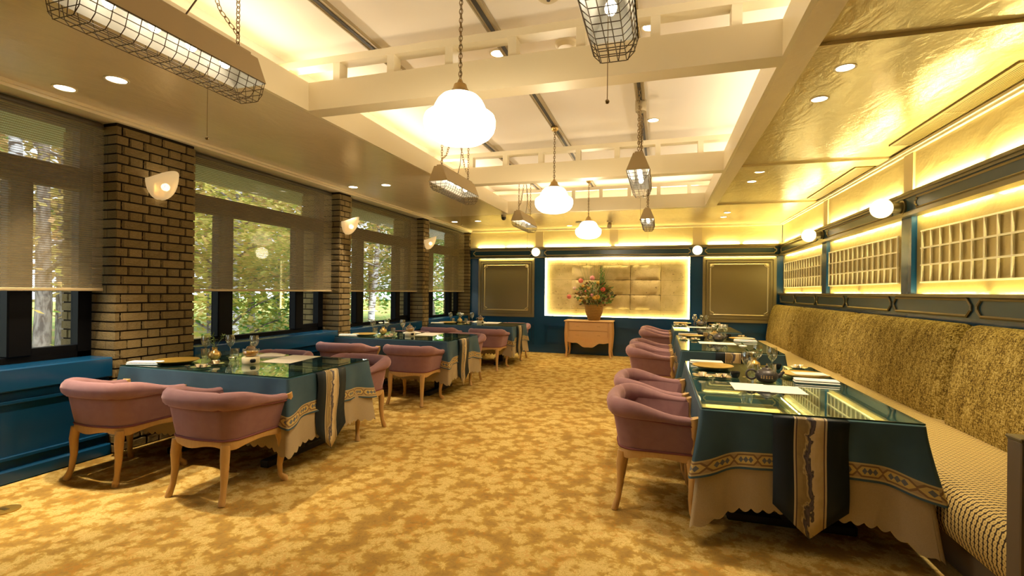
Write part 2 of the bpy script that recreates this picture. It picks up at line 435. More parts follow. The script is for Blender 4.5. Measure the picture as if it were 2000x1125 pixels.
# stone
a = Mat('yellow_stone', rough=.9, spec=.2)
n = a.noise(4, 5, .4); p = a.noise(28, 2); q = a.noise(70, 3)
c = a.ramp(n, [(.3, (.50, .38, .15)), (.6, (.66, .52, .24))]); c = a.mix(p.gt(.70) * .7, c, (.14, .08, .03)); a.base(c); a.bump(n + q * .4, .5, .02); M['stone'] = a.m
# lamps
M['opal'] = emis('opal_shade', (1.0, .85, .60), 3.6)
M['globe'] = emis('globe_glass', (1.0, .80, .46), 1.0)
a = Mat('sconce_glass', (.85, .74, .52), .35); a.b.inputs['Emission Color'].default_value = (1, .80, .46, 1); a.b.inputs['Emission Strength'].default_value = .14
tr = a.node('ShaderNodeBsdfTransparent'); tr.inputs[0].default_value = (1, .9, .7, 1); mx = a.node('ShaderNodeMixShader'); mx.inputs[0].default_value = .62
a.link(tr.outputs[0], mx.inputs[1]); a.link(a.b.outputs[0], mx.inputs[2]); a.link(mx.outputs[0], a.nt.nodes['Material Output'].inputs[0]); M['sconce'] = a.m
M['bulb'] = emis('bulb', (1.0, .88, .65), 7)
M['down'] = emis('downlight_lens', (1.0, .88, .66), 7)
M['led'] = emis('led_strip', (1.0, .83, .38), 11.0)
M['heater'] = Mat('champagne_metal', (.38, .285, .15), .42, .6).m
M['heat_in'] = Mat('white_reflector', (.58, .56, .50), .4).m
M['wire'] = Mat('dark_wire', (.10, .07, .04), .4, .7).m
M['chain'] = Mat('bronze_chain', (.26, .18, .08), .35, .9).m
M['vent'] = Mat('brass_vent', (.20, .135, .025), .5, .1).m
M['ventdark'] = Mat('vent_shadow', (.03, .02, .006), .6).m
M['track'] = Mat('track', (.42, .34, .20), .4, .3).m
M['trackdark'] = Mat('track_slot', (.03, .025, .015), .6).m
M['lattice'] = Mat('pale_gold_lattice', (.92, .83, .60), .4, 0).m

# ------------------------------------------------------------------ room shell
XL, XR, YB, YF, ZC, ZU = -4.30, 2.30, 10.75, -2.2, 2.78, 3.30
floor_o = struct(MB().box(-5.0, XR + .2, YF - .2, YB + .3, -.12, 0).build('floor', M['carpet']))

ceil = struct(MB().box(-3.3, 1.3, YF, 9.2, ZU, ZU + .1).build('ceiling', M['coffer']))
def cpart(name, mb, mat): return mb.build(name, mat, ceil)
cpart('soffit', MB().box(-4.98, -2.70, YF, 8.55, ZC, ZC + .04), M['ceil_plaster'])
cpart('soffit', MB().box(-4.98, XR, 8.56, YB + .1, ZC, ZC + .04), M['ceil_gold'])
# right soffit: border frame with shallow recessed gold panels between cross bands
cpart('soffit', MB().box(.70, XR, YF, 8.56, ZC + .022, ZC + .05), M['ceil_gold'])
cpart('soffit_border', MB().box(.70, .84, YF, 8.56, ZC, ZC + .022), M['ceil_plaster'])
for y0, y1 in ((.42, .70), (3.14, 3.42), (5.92, 6.20), (8.40, 8.56)):
    cpart('soffit_band', MB().box(.84, XR, y0, y1, ZC, ZC + .022), M['ceil_gold'])
# coffer lips, cavity walls, beams
for x0, x1 in ((-2.70, -2.67), (.67, .70)): cpart('fascia', MB().box(x0, x1, YF, 8.56, ZC, 3.0), M['cream'])
for x0, x1 in ((-3.14, -3.06), (1.06, 1.14)): cpart('cove_wall', MB().box(x0, x1, YF, 9.0, ZC + .04, ZU), M['coffer'])
cpart('cove_wall', MB().box(-3.1, 1.1, 8.98, 9.05, ZC + .04, ZU), M['coffer'])
def beam(y0, y1):
    b = MB().box(-2.67, .67, y0, y1, ZC, 3.0).build('beam', M['cream'], ceil)
    MB().box(-3.0, 1.0, y0 + .01, y1 - .03, 3.135, 3.19).build('upper_rail', M['cream'], b)
    for k in range(9):
        x = -2.90 + k * .475
        MB().box(x - .03, x + .03, y0 + .012, y1 - .04, 3.0, 3.135).build('post', M['cream'], b)
for y0 in (.42, 3.21, 6.01): beam(y0, y0 + .15)
beam(8.45, 8.56)
for x0, x1 in ((-4.46, -4.27),): cpart('cornice', MB().box(-4.60, -4.27, YF, YB, 2.735, ZC).box(-4.27, -4.245, YF, YB, 2.757, ZC), M['cream'])

# right wall
wr = struct(MB().box(XR, XR + .2, YF, YB + .2, 0, ZC + .05).build('wall_right', M['wall_gold']))
def rp(name, mb, mat, par=wr, **k): return mb.build(name, mat, par, **k)
BAYS = ((5.70, 3.30), (8.16, 5.70), (10.75, 8.16))
rp('frieze', MB().box(2.285, XR, YF, YB, 2.34, 2.735), M['frieze'])
rp('crown', MB().box(2.255, XR, YF, YB, 2.735, ZC).box(2.235, XR, YF, YB, 2.757, ZC), M['cream'])
rl = rp('rail', MB().box(2.235, XR, YF, YB, 2.135, 2.335), M['deepblue'])
rp('rail_moulding', MB().box(2.205, XR, YF, YB - .03, 2.325, 2.352).box(2.222, XR, YF, YB - .03, 2.302, 2.327), M['mould'], rl)
rp('rail_moulding', MB().box(2.205, XR, YF, YB - .03, 2.125, 2.150).box(2.222, XR, YF, YB - .03, 2.148, 2.170), M['mould'], rl)
lr = rp('dado_rail', MB().box(2.24, XR, YF, YB, 1.20, 1.375), M['deepblue'])
rp('rail_moulding', MB().box(2.215, XR, YF, YB, 1.368, 1.392), M['mould'], lr)
rp('wainscot', MB().box(2.27, XR, YF, YB, 0, 1.20), M['blue'])
for yc in (8.07, 5.60, 3.20, .75):
    rp('pilaster', MB().box(2.255, XR, yc - .10, yc + .10, 1.39, 2.13), M['blue'])
    rp('frieze_pilaster', MB().box(2.265, 2.29, yc - .09, yc + .09, 2.34, 2.735), M['pil'])
def notch_path(a0, a1, b0, b1, n, fn):
    # rectangle whose corners step inward
    h = n
    P = [(a0 + h, b0), (a1 - h, b0), (a1 - h, b0 + h * .6), (a1, b0 + h * 1.2), (a1, b1 - h * 1.2), (a1 - h, b1 - h * .6), (a1 - h, b1), (a0 + h, b1), (a0 + h, b1 - h * .6), (a0, b1 - h * 1.2), (a0, b0 + h * 1.2), (a0 + h, b0 + h * .6)]
    return [fn(*p) for p in P]
# outline on the upper rail between pilaster positions
for y0, y1 in ((8.32, 10.62), (5.84, 7.86), (3.42, 5.38), (.98, 2.98)):
    rp('rail_line', MB().tube(notch_path(y0, y1, 2.185, 2.285, .03, lambda a, b: (2.232, a, b)), .010, 4, True), M['line'], rl)
# chamfered frames on the dado rail
yy = [10.66, 9.55, 8.34, 7.12, 5.82, 4.48, 3.2, 2.0]
for ya, yb in zip(yy[1:], yy):
    y0, y1 = ya + .045, yb - .03; c = .05
    P = [(y0 + c, 1.225), (y1 - c, 1.225), (y1, 1.225 + c), (y1, 1.355 - c), (y1 - c, 1.355), (y0 + c, 1.355), (y0, 1.355 - c), (y0, 1.225 + c)]
    rp('rail_frame', MB().tube([(2.236, p[0], p[1]) for p in P], .014, 6, True), M['mould'], lr)

# lattices mounted on the gold panels
for k, (ya, yb) in enumerate(((3.42, 5.37), (5.86, 7.96), (8.34, 10.56))):
    nm = ('nearest', 'middle', 'farthest')[k]
    t = thing('wall_lattice', f'{nm} pale gold wooden lattice grid on right plaster wall above banquette', 'lattice', (2.285, ya, 1.5), group='lattices on the right wall')
    L = yb - ya; n = round(L / .150)
    vm = MB().box(-.005, .010, -.007, .007, -.005, .475).mesh('bar', M['lattice'])
    hm = MB().box(-.007, .010, -.02, L + .02, -.007, .007).mesh('bar', M['lattice'])
    for i in range(n + 1): inst('bar', vm, t, (0, i * L / n, 0))
    for z in (0, .157, .313, .47): inst('bar', hm, t, (0, 0, z))

# back wall with stone niche
NX0, NX1, NZ0, NZ1 = -2.50, .575, .83, 2.125
wb = struct(MB().box(-4.6, NX0, YB, YB + .2, 0, ZC + .05).box(NX1, XR + .2, YB, YB + .2, 0, ZC + .05).box(NX0, NX1, YB, YB + .2, 0, NZ0).box(NX0, NX1, YB, YB + .2, NZ1, ZC + .05).build('wall_back', M['blue']))
def bp(name, mb, mat, par=wb, **k): return mb.build(name, mat, par, **k)
bp('frieze', MB().box(-4.30, XR - .03, YB - .015, YB, 2.35, 2.735), M['frieze'])
bp('crown', MB().box(-4.30, XR - .03, YB - .05, YB, 2.735, ZC), M['cream'])
br = bp('rail', MB().box(-4.26, 2.23, YB - .06, YB, 2.135, 2.345), M['deepblue'])
bp('rail_moulding', MB().box(-4.28, 2.225, YB - .09, YB, 2.335, 2.362).box(-4.28, 2.225, YB - .075, YB, 2.315, 2.336), M['mould'], br)
bp('rail_moulding', MB().box(-4.28, 2.225, YB - .09, YB, 2.125, 2.150), M['mould'], br)
for x0, x1 in ((-4.20, -2.80), (-2.50, .58), (.86, 2.17)):
    bp('rail_line', MB().tube(notch_path(x0, x1, 2.18, 2.30, .035, lambda a, b: (a, YB - .062, b)), .012, 4, True), M['line'], br)
for xc in (-2.63, -.98, .71):
    bp('frieze_pilaster', MB().box(xc - .09, xc + .09, YB - .03, YB - .014, 2.36, 2.735), M['pil'])
# khaki panels with stepped frame and notched inner moulding
for x0, x1 in ((-4.09, -2.74), (.82, 2.18)):
    z0, z1 = .79, 2.115
    p = bp('wall_panel', MB().box(x0, x1, YB - .012, YB, z0, z1), M['khaki'])
    fr = MB()
    for o, d, wd in ((0, .035, .055), (.075, .028, .03)):
        fr.box(x0 + o, x1 - o, YB - d, YB - .01, z0 + o, z0 + o + wd).box(x0 + o, x1 - o, YB - d, YB - .01, z1 - o - wd, z1 - o)
        fr.box(x0 + o, x0 + o + wd, YB - d, YB - .01, z0 + o + wd, z1 - o - wd).box(x1 - o - wd, x1 - o, YB - d, YB - .01, z0 + o + wd, z1 - o - wd)
    fr.build('panel_frame', M['khaki'], p)
    MB().tube(notch_path(x0 + .15, x1 - .15, z0 + .15, z1 - .15, .06, lambda a, b: (a, YB - .016, b)), .014, 6, True).build('inner_moulding', M['line'], p)
    for sx, xx in ((1, x0 + .145), (-1, x1 - .145)):
        for sz, zz in ((1, z0 + .145), (-1, z1 - .145)):
            b = MB()
            for k in range(5):
                an = k * pi / 8
                b.tube([(xx, YB - .016, zz), (xx + sx * .055 * cos(an), YB - .026, zz + sz * .055 * sin(an))], [.004, .011], 6)
            b.build('corner_ornament', M['line'], p)
# lower wainscot mouldings and baseboard
for x0, x1 in ((-4.15, -2.75), (-2.50, -1.3), (-1.3, .55), (.85, 2.2)):
    b = MB()
    for o, wd in ((0, .022), (.05, .012)):
        za, zb = .18 + o, .62 - o; xa, xb = x0 + o, x1 - o
        b.box(xa, xb, YB - .02, YB, za, za + wd).box(xa, xb, YB - .02, YB, zb - wd, zb).box(xa, xa + wd, YB - .02, YB, za, zb).box(xb - wd, xb, YB - .02, YB, za, zb)
    b.build('wainscot_moulding', M['blue'], wb)
struct(MB().box(-4.3, XR, YB - .025, YB, 0, .10).build('baseboard_back', M['blue']))
niche = bp('niche', MB().box(NX0, NX1, YB + .10, YB + .12, NZ0, NZ1), M['mortar'])
# smooth surround blocks, then proud rough blocks
def stone(x0, x1, z0, z1, y0, rough, seed):
    r = random.Random(seed); nx = max(2, int((x1 - x0) / .06)); nz = max(2, int((z1 - z0) / .06)) if rough else 2
    if not rough: nx = 2
    b = MB()
    def fn(i, j):
        u, v = i / (nx - 1) if nx > 1 else 0, j / (nz - 1) if nz > 1 else 0
        e = (min(u, 1 - u) < 1e-6 or min(v, 1 - v) < 1e-6)
        d = (r.uniform(-.016, .016) if not e else .016 + r.uniform(0, .020)) if rough else 0
        jx = r.uniform(-.004, .004) if rough else 0
        return ((x0 + (x1 - x0) * u + jx, y0 + d, z0 + (z1 - z0) * v + jx), (0, 0))
    g = b.grid(fn, nx, nz)
    per = [g[0][i] for i in range(nx)] + [g[j][-1] for j in range(1, nz)] + [g[-1][i] for i in range(nx - 2, -1, -1)] + [g[j][0] for j in range(nz - 2, 0, -1)]
    back = [b.vert((b.v[k][0], YB + .105, b.v[k][2])) for k in per]
    for k in range(len(per)): b.face(per[k], per[(k + 1) % len(per)], back[(k + 1) % len(per)], back[k])
    b.build('stone', M['stone'], niche, smooth=True, ang=70)
IX0, IX1, IZ0, IZ1 = -1.90, .0, 1.0, 1.96
rows = [NZ0, 1.0, 1.32, 1.64, 1.96, NZ1]; sd = 0
for r_ in range(5):
    z0, z1 = rows[r_], rows[r_ + 1]
    if r_ in (0, 4): cols = [NX0, -1.9, -.65, 0, NX1]
    else: cols = [NX0, IX0, IX0 + .63, IX0 + 1.27, IX1, NX1]
    for k in range(len(cols) - 1):
        rough = r_ in (1, 2, 3) and 0 < k < 4; sd += 1
        gp = .004 if rough else .0012
        stone(cols[k] + gp, cols[k + 1] - gp, z0 + gp, z1 - gp, YB + (.035 if rough else .092), rough, sd)
for q in ((NX0, NX0 + .022, NZ0, NZ1), (NX1 - .022, NX1, NZ0, NZ1), (NX0 + .03, NX1 - .03, NZ0, NZ0 + .012), (NX0 + .05, NX1 - .05, NZ1 - .03, NZ1 - .012)):
    MB().box(q[0], q[1], YB + .05, YB + .075, q[2], q[3]).build('led_strip', M['led'], niche)

# front wall behind the camera and the left wall
struct(MB().box(-5.0, XR + .2, YF - .2, YF, 0, ZU + .1).build('wall_front', M['cream']))
wl = struct(MB().box(-4.62, -4.32, YF, .10, 0, ZC).box(-4.62, -4.60, .10, YB, 2.70, ZC).build('wall_left', M['blue']))
PIERS = ((2.89, 3.62), (5.82, 6.11), (8.33, 8.60), (10.64, 10.75))
BAYY = ((.10, 2.89), (3.62, 5.82), (6.11, 8.33), (8.60, 10.64))
for ya, yb in BAYY:
    wn = MB().box(-4.66, -4.345, ya, yb, 0, .70).build('wainscot', M['blue'], wl)
    MB().cbox(-4.66, -4.30, ya, yb, .64, .80, .008).build('sill', M['blue'], wn)
    MB().cbox(-4.35, -4.325, ya, yb, .545, .575, .006).build('moulding', M['blue'], wn)
    MB().cbox(-4.35, -4.325, ya, yb, .155, .185, .006).build('moulding', M['blue'], wn)
    MB().box(-4.35, -4.335, ya, ya + .08, .185, .545).box(-4.35, -4.335, yb - .08, yb, .185, .545).build('stile', M['blue'], wn)
    MB().cbox(-4.36, -4.305, ya, yb, 0, .095, .01).build('skirting', M['blue'], wn)

EV = Mat('grey_eave_paint', (.50, .49, .45), .8).m
MB().box(-6.1, -4.96, YF, YB + 3, 2.84, 2.95).build('eave', EV, wl)
# brick piers
def brick_mesh(seed):
    r = random.Random(seed); b = MB()
    n, mm = 4, 3
    def fn(i, j):
        e = i in (0, n) or j in (0, mm)
        return ((.5 - (.10 if e else r.uniform(-.02, .10)), (i / n - .5) * (1.0), (j / mm - .5)), (0, 0))
    b.grid(fn, n + 1, mm + 1)
    f = list(b.f); 
    # same relief on the -y end face
    def fe(i, j):
        e = i in (0, n) or j in (0, mm)
        return ((.5 - i / n, -.5 + (.06 if e else r.uniform(-.02, .05)), (j / mm - .5)), (0, 0))
    b.grid(fe, n + 1, mm + 1)
    b.box(-.5, .46, -.46, .5, -.5, .5)
    return b.mesh('brick', M['brick'], smooth=True, ang=50)
BRM = [brick_mesh(s) for s in range(6)]
PH = .0775
plabels = ('wide brown brick pier between the first and second windows', 'narrow brown brick pier between the second and third windows', 'narrow brown brick pier between the third and fourth windows', 'narrow strip of brick pier against the blue back wall')
for pi_, (ya, yb) in enumerate(PIERS):
    t = thing('brick_pier', plabels[pi_], 'pier', (0, 0, 0), group='brick piers between windows')
    MB().box(-4.93, -4.318, ya + .018, yb - .012, 0, 2.74).build('core', M['mortar'], t)
    base = MB(); nrow = int(2.735 / PH)
    for r_ in range(nrow):
        z0 = r_ * PH; A = r_ % 2 == 0; segs = []
        y = ya; first = True; w = .055 if A else .11; seq = (.23, .11) if A else (.12, .225); k = 0
        while y < yb - .02:
            y1 = min(y + w, yb)
            if yb - y1 < .035: y1 = yb
            dx = (.225 if A else .11) if first else .09
            segs.append((XL - dx, XL, y, y1)); y = y1; w = seq[k % 2]; k += 1; first = False
        x = XL - (.225 if A else .11); k = 0 if A else 1
        while x > -4.93:
            w = (.115, .225)[k % 2]; x1 = max(x - w, -4.95); segs.append((x1, x, ya, ya + .09)); x = x1; k += 1
        for (x0, x1, y0, y1) in segs:
            j = .0068
            if z0 < .58: base.cbox(x0 + j, x1, y0 + j, y1 - j, z0 + j, z0 + PH - j, .006); continue
            sx, sy, sz = x1 - x0 - (0 if x1 == XL else j), y1 - y0 - j * 2, PH - j * 2
            inst('brick', BRM[RND.randrange(6)], t, ((x0 + x1) / 2 + RND.uniform(-.002, .003), (y0 + y1) / 2 + (j * .5 if y0 == ya else 0) + RND.uniform(-.002, .001), z0 + PH / 2), scale=(sx, sy, sz))
    o = base.build('brick_base', M['brick'], t); o['kind'] = 'stuff'

# windows
for k, (ya, yb) in enumerate(BAYY):
    wnd = struct(MB().box(-4.645, -4.56, ya, ya + .07, .80, 2.74).box(-4.645, -4.56, yb - .10, yb, .80, 2.74).box(-4.645, -4.56, ya, yb, 2.66, 2.74).box(-4.645, -4.56, ya, yb, .80, .845).build(f'window_{k+1}', M['black']))
    mA = (ya + .48, ya + .67); mB = (yb - .56, yb - .41)
    if k == 0: mA = (.58, .77)
    for q in (mA, mB): MB().cbox(-4.65, -4.54, q[0], q[1], .845, 2.16, .01).build('mullion', M['black'], wnd)
    MB().cbox(-4.65, -4.54, ya + .07, yb - .10, 2.16, 2.34, .01).build('transom_bar', M['black'], wnd)
    MB().box(-4.642, -4.57, mB[1], yb - .10, .845, .90).build('casement_rail', M['black'], wnd)
    for y0, y1 in ((ya + .07, mA[0]), (mA[1], mB[0]), (mB[1], yb - .10)):
        MB().box(-4.634, -4.626, y0, y1, .845, 2.16).build('pane', M['pane'], wnd)
    MB().box(-4.634, -4.626, ya + .07, yb - .10, 2.34, 2.66).build('pane', M['pane'], wnd)
bl = ('leftmost window beside the wide brick pier', 'second window from the left', 'third window from the left', 'farthest window next to back wall')
for k, (ya, yb) in enumerate(BAYY):
    t = thing('roller_blind', f'bronze mesh roller blind half lowered over the {bl[k]}', 'blind', (-4.42, ya, 1.34), group='mesh roller blinds on the windows')
    L = yb - ya
    b = MB(); b.grid(lambda i, j: ((0, .012 + (L - .024) * i, .02 + j * 1.32), (0, 0)), 2, 2); b.build('mesh_fabric', M['blind'], t)
    MB().cbox(-.012, .012, .01, L - .01, 0, .024, .004).build('bottom_bar', M['blindbar'], t)
    MB().tube([(-.03, .01, 1.362), (-.03, L - .01, 1.362)], .028, 10).build('roller', M['rollerdark'], t, True)

# ------------------------------------------------------------------ ceiling fixtures
for i, x in enumerate((-2.19, -1.19, -.21)):
    t = thing('light_track', ('left', 'middle', 'right')[i] + ' long track rail recessed along the coffered ceiling', 'track', (x, 0, ZU), group='ceiling track rails')
    MB().box(-.045, .045, -1.5, 8.95, -.022, 0).box(-.045, -.035, -1.5, 8.95, -.03, -.02).box(.035, .045, -1.5, 8.95, -.03, -.02).build('channel', M['track'], t)
    MB().box(-.018, .012, -1.5, 8.95, -.026, -.021).build('slot', M['trackdark'], t)

dlm = MB().lathe([(.062, 0), (.062, -.006), (.050, -.004), (.050, .012)], 24).mesh('trim_ring', M['cream'], True)
lens = MB().lathe([(0, -.001), (.050, -.001)], 24).mesh('lens', M['down'])
def downlight(x, y, z, label, e, grp, s=1.0, col=WARM, ang=74):
    t = thing('downlight', label, 'downlight', (x, y, z), group=grp)
    t.scale = (s, s, 1)
    inst('trim_ring', dlm, t); inst('lens', lens, t)
    spot('downlight_beam', (x, y, z - .03), e, col, ang)
wh = ('near', 'middle', 'far')
for i, y in enumerate((2.38, 5.77, 9.22)):
    for j, x in enumerate((-4.05, -3.54)):
        downlight(x, y, ZC, f'{wh[i]} recessed ceiling downlight over window tables, {("outer one beside the blinds", "inner one of the pair")[j]}', (120, 70, 55)[i], 'downlights by the windows', 1.15, WARM, (50, 76)[j])
for i, y in enumerate((3.79, 6.55, 9.45)):
    for j, dy in enumerate((.26, -.26)):
        downlight(1.09, y + dy, ZC + (.022 if i < 2 else 0), f'{wh[i]} recessed ceiling downlight above banquette, {("farther", "nearer")[j]} one of the pair', 55, 'downlights above the banquette', 1.0)
for x, y, lb in ((-1.87, 10.3, 'recessed downlight in the end ceiling left of the far pendant'), (-.18, 10.3, 'recessed downlight in the end ceiling right of the far pendant')):
    downlight(x, y, ZC, lb, 30, 'downlights at the back wall')
for x, y, lb in ((-.09, 3.66, 'large coffer downlight glowing beside the wire guarded heater'), (-1.28, 3.74, 'coffer downlight half hidden behind the first beam'), (-.10, 5.66, 'coffer downlight near the middle right heater')):
    downlight(x, y, ZU - .001, lb, 40, 'downlights inside the coffer', 1.1)

def chain(mb, a, b, link=.034, r=.0028, wd=.011):
    a, b = Vector(a), Vector(b); d = b - a; L = d.length; n = max(1, int(L / (link * .8))); t = d.normalized()
    ref = Vector((1, 0, 0)) if abs(t.x) < .8 else Vector((0, 1, 0)); s1 = (ref - t * ref.dot(t)).normalized(); s2 = t.cross(s1)
    for k in range(n):
        c = a + d * ((k + .5) / n); s = s1 if k % 2 else s2
        pts = []
        for q in range(8):
            an = 2 * pi * q / 8; pts.append(c + t * (link * .58 * sin(an)) + s * (wd * cos(an)))
        mb.tube(pts, r, 4, True)
    return mb
# pendant lamps
for i, y in enumerate((2.77, 5.53, 8.33)):
    t = thing('pendant_lamp', f'{("nearest", "middle", "farthest")[i]} opal glass schoolhouse pendant lamp hanging on a brass chain', 'lamp', (-1.19, y, ZU), group='opal pendant lamps')
    B = -1.02   # bottom of shade
    MB().lathe([(r_, B + z_ * 1.06) for r_, z_ in ((0, 0), (.08, .002), (.14, .014), (.185, .04), (.21, .07), (.219, .10), (.219, .135), (.212, .155), (.195, .168), (.173, .179), (.163, .192), (.152, .217), (.136, .245), (.113, .268), (.085, .280), (.08, .284))], 40).build('glass_shade', M['opal'], t, True, 60)
    pl = bpy.data.lights.new('pendant_light', 'POINT'); pl.energy = 14; pl.color = WARM; pl.shadow_soft_size = .12
    po = bpy.data.objects.new('pendant_light', pl); COL.objects.link(po); po.location = (-1.19, y, ZU + B - .16)
    MB().lathe([(.092, B + .285), (.092, B + .296), (.075, B + .305), (.06, B + .315), (.045, B + .335), (.038, B + .36), (.02, B + .37), (.012, B + .39), (0, B + .392)], 24).build('brass_cap', M['brass'], t, True)
    chain(MB(), (0, 0, B + .385), (0, 0, -.06)).tube([(0.006, 0, B + .385), (-.006, .005, B + .6), (.006, 0, -.06)], .0022, 5).build('chain', M['chain'], t)
    MB().lathe([(0, -.075), (.03, -.07), (.042, -.05), (.042, -.03), (.036, -.02), (0, -.02)], 20).build('canopy', M['brass'], t, True)
# infrared heaters with wire guards
def heater(x, y, label, cord, ey=0):
    t = thing('ceiling_heater', label, 'heater', (x, y, 2.50), group='wire guarded hanging heaters')
    L = .45; zb = 0; zt = .15; wb_, wt = .105, .045
    b = MB()
    def sec(k, s): return [(-wb_ * s, zb), (-wt * s, zt), (wt * s, zt), (wb_ * s, zb)]
    for yy in (-L, L):
        b.face(*[b.vert((p[0], yy, p[1])) for p in sec(0, 1)])
    for p, q in zip(sec(0, 1), sec(0, 1)[1:]):
        b.face(b.vert((p[0], -L, p[1])), b.vert((q[0], -L, q[1])), b.vert((q[0], L, q[1])), b.vert((p[0], L, p[1])))
    b.build('reflector_hood', M['heater'], t)
    b = MB()
    for yy in (-L + .004, L - .004):
        b.face(*[b.vert((p[0], yy, p[1] - .004)) for p in sec(0, .95)])
    for p, q in zip(sec(0, .95), sec(0, .95)[1:]):
        b.face(b.vert((p[0], -L + .003, p[1] - .004)), b.vert((q[0], -L + .003, q[1] - .004)), b.vert((q[0], L - .003, q[1] - .004)), b.vert((p[0], L - .003, p[1] - .004)))
    b.build('inner_reflector', M['heat_in'], t)
    MB().cbox(-.032, .032, -L + .03, L - .03, zt, zt + .022, .004).build('top_housing', M['heater'], t)
    for k in (-.28, -.09, .09, .28):
        MB().sphere((0, k, .055), .026, 10, 6, 1.2).build('bulb', M['bulb'], t, True)
        MB().lathe([(.016, .078), (.018, .14)], 10, (0, k, 0)).build('lamp_holder', M['heat_in'], t)
    g = MB(); nb = 17; zg = -.095; wg = .085
    for k in range(nb):
        yy = -L + .01 + (2 * L - .02) * k / (nb - 1)
        g.tube([(-wb_, yy, zb), (-wg, yy, zg + .03), (-wg + .03, yy, zg), (wg - .03, yy, zg), (wg, yy, zg + .03), (wb_, yy, zb)], .0022, 4, caps=False)
    for xx, zz in ((-wb_, 0), (-.098, -.03), (-.09, -.06), (-.055, zg), (-.018, zg), (.018, zg), (.055, zg), (.09, -.06), (.098, -.03), (wb_, 0)):
        g.tube([(xx, -L + .01, zz), (xx, L - .01, zz)], .0022, 4, caps=False)
    for yy in (-L + .01, L - .01):
        for xx in (-.06, -.02, .02, .06): g.tube([(xx * 1.5, yy, 0), (xx, yy, zg)], .0022, 4, caps=False)
        for zz, w_ in ((-.03, .098), (-.06, .09)): g.tube([(-w_, yy, zz), (w_, yy, zz)], .0022, 4, caps=False)
    g.build('wire_guard', M['wire'], t)
    for s in (-1, 1):
        c = MB(); chain(c, (0, s * .36, zt + .02), (0, s * .36, .77)); c.build('chain', M['chain'], t)
        c = MB(); P = [(0, s * .36, zt + .09), (0, s * .25, zt + .16), (0, s * .12, .55), (0, s * .05, .72)]
        for p, q in zip(P, P[1:]): chain(c, p, q)
        c.build('slack_chain', M['chain'], t)
    MB().tube([(.0, .05, .72), (.01, .14, .5), (.0, .12, .3), (0, .05, zt + .02)], .004, 5).build('cable', M['wire'], t)
    MB().lathe([(0, .68), (.05, .68), (.055, .70), (.055, .79), (.05, .80)], 20).build('canopy', M['track'], t, True)
    MB().tube([(0, cord, 0), (0, cord, -.36)], .0016, 4).sphere((0, cord, -.37), .009, 8, 6).build('pull_cord', M['chain'], t)
for x, side in ((-2.19, 'left'), (-.21, 'right')):
    for i, y in enumerate(((1.72, 5.0, 7.88) if x < -1 else (1.77, 5.03, 8.12))):
        heater(x, y, f'{("nearest", "middle", "farthest")[i]} hanging heater with wire guard on the {side} ceiling track', .18)

# globe lamps on the rails, brick sconces
def globe(x, y, z, d, label):
    t = thing('globe_lamp', label, 'lamp', (x, y, z), group='round globe wall lamps')
    MB().sphere((0, 0, 0), .095, 24, 14).build('globe', M['globe'], t, True, 80)
    n = Vector(d); a = n * .085; b = n * .17
    MB().tube([a, b], [.05, .055], 16).tube([b * .97, n * .19], .075, 16).build('bracket', M['mould'], t, True)
globe(2.055, 5.62, 2.225, (1, 0, 0), 'nearer white globe lamp on the right wall rail above banquette')
globe(2.055, 8.07, 2.235, (1, 0, 0), 'farther white globe lamp on the right wall rail above banquette')
globe(-2.66, 10.51, 2.245, (0, 1, 0), 'white globe lamp on the back wall rail left of the stone panel')
globe(.70, 10.51, 2.24, (0, 1, 0), 'white globe lamp on the back wall rail right of the stone panel')
for i, y in enumerate((3.25, 5.97, 8.47)):
    t = thing('wall_sconce', f'frosted shell glass uplight sconce on the {("wide nearest", "second", "third")[i]} brick pier', 'sconce', (XL, y, 2.27), group='shell sconces on the piers')
    b = MB(); nu, nv = 22, 9
    def fn(i_, j_):
        u = -pi / 2 + pi * i_ / (nu - 1); v = j_ / (nv - 1)
        rr = sin(min(1, .10 + v * .92) * pi / 2); c_ = cos(u)
        x_ = .012 + rr * c_ * (.145 + .045 * v * c_ ** 3); y_ = .128 * rr * sin(u)
        z_ = -.115 + .17 * v ** 1.6 + .075 * v * v * c_ ** 2
        return ((x_, y_, z_), (0, 0))
    b.grid(fn, nu, nv); o = b.build('glass_shell', M['sconce'], t, True, 80)
    sm = o.modifiers.new('solid', 'SOLIDIFY'); sm.thickness = .005
    MB().cbox(0, .012, -.05, .05, -.09, .05, .004).build('back_plate', M['brass'], t)
    MB().sphere((.085, 0, -.005), .034, 12, 8).build('bulb', M['bulb'], t, True)

# vents, detector, camera, speaker
for i, (y0, y1) in enumerate(((3.72, 5.45), (6.32, 8.16))):
    t = thing('ceiling_vent', f'{("nearer", "farther")[i]} long brass slatted air vent in the ceiling by the right wall', 'vent', (2.075, y0, ZC + .021), group='ceiling air vents')
    L = y1 - y0; W = .155
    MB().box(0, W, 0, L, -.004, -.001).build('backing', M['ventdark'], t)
    MB().box(-.02, 0, -.02, L + .02, -.014, 0).box(W, W + .02, -.02, L + .02, -.014, 0).box(0, W, -.02, 0, -.014, 0).box(0, W, L, L + .02, -.014, 0).box(0, W, L * .5 - .012, L * .5 + .012, -.014, 0).build('frame', M['vent'], t)
    sm = MB().box(-.006, .006, 0, L, -.012, -.003).mesh('slat', M['vent'])
    for k in range(9): inst('slat', sm, t, (.010 + k * .0168, 0, 0))
t = thing('smoke_detector', 'round cream smoke detector on the upper ceiling', 'detector', (-.70, 3.02, ZU))
MB().lathe([(.10, 0), (.10, -.018), (.075, -.03), (.07, -.06), (.05, -.075), (0, -.075)], 28).build('body', M['ceramic'], t, True)
MB().lathe([(.012, -.074), (.012, -.082), (0, -.082)], 10).build('sensor', M['dark'], t)
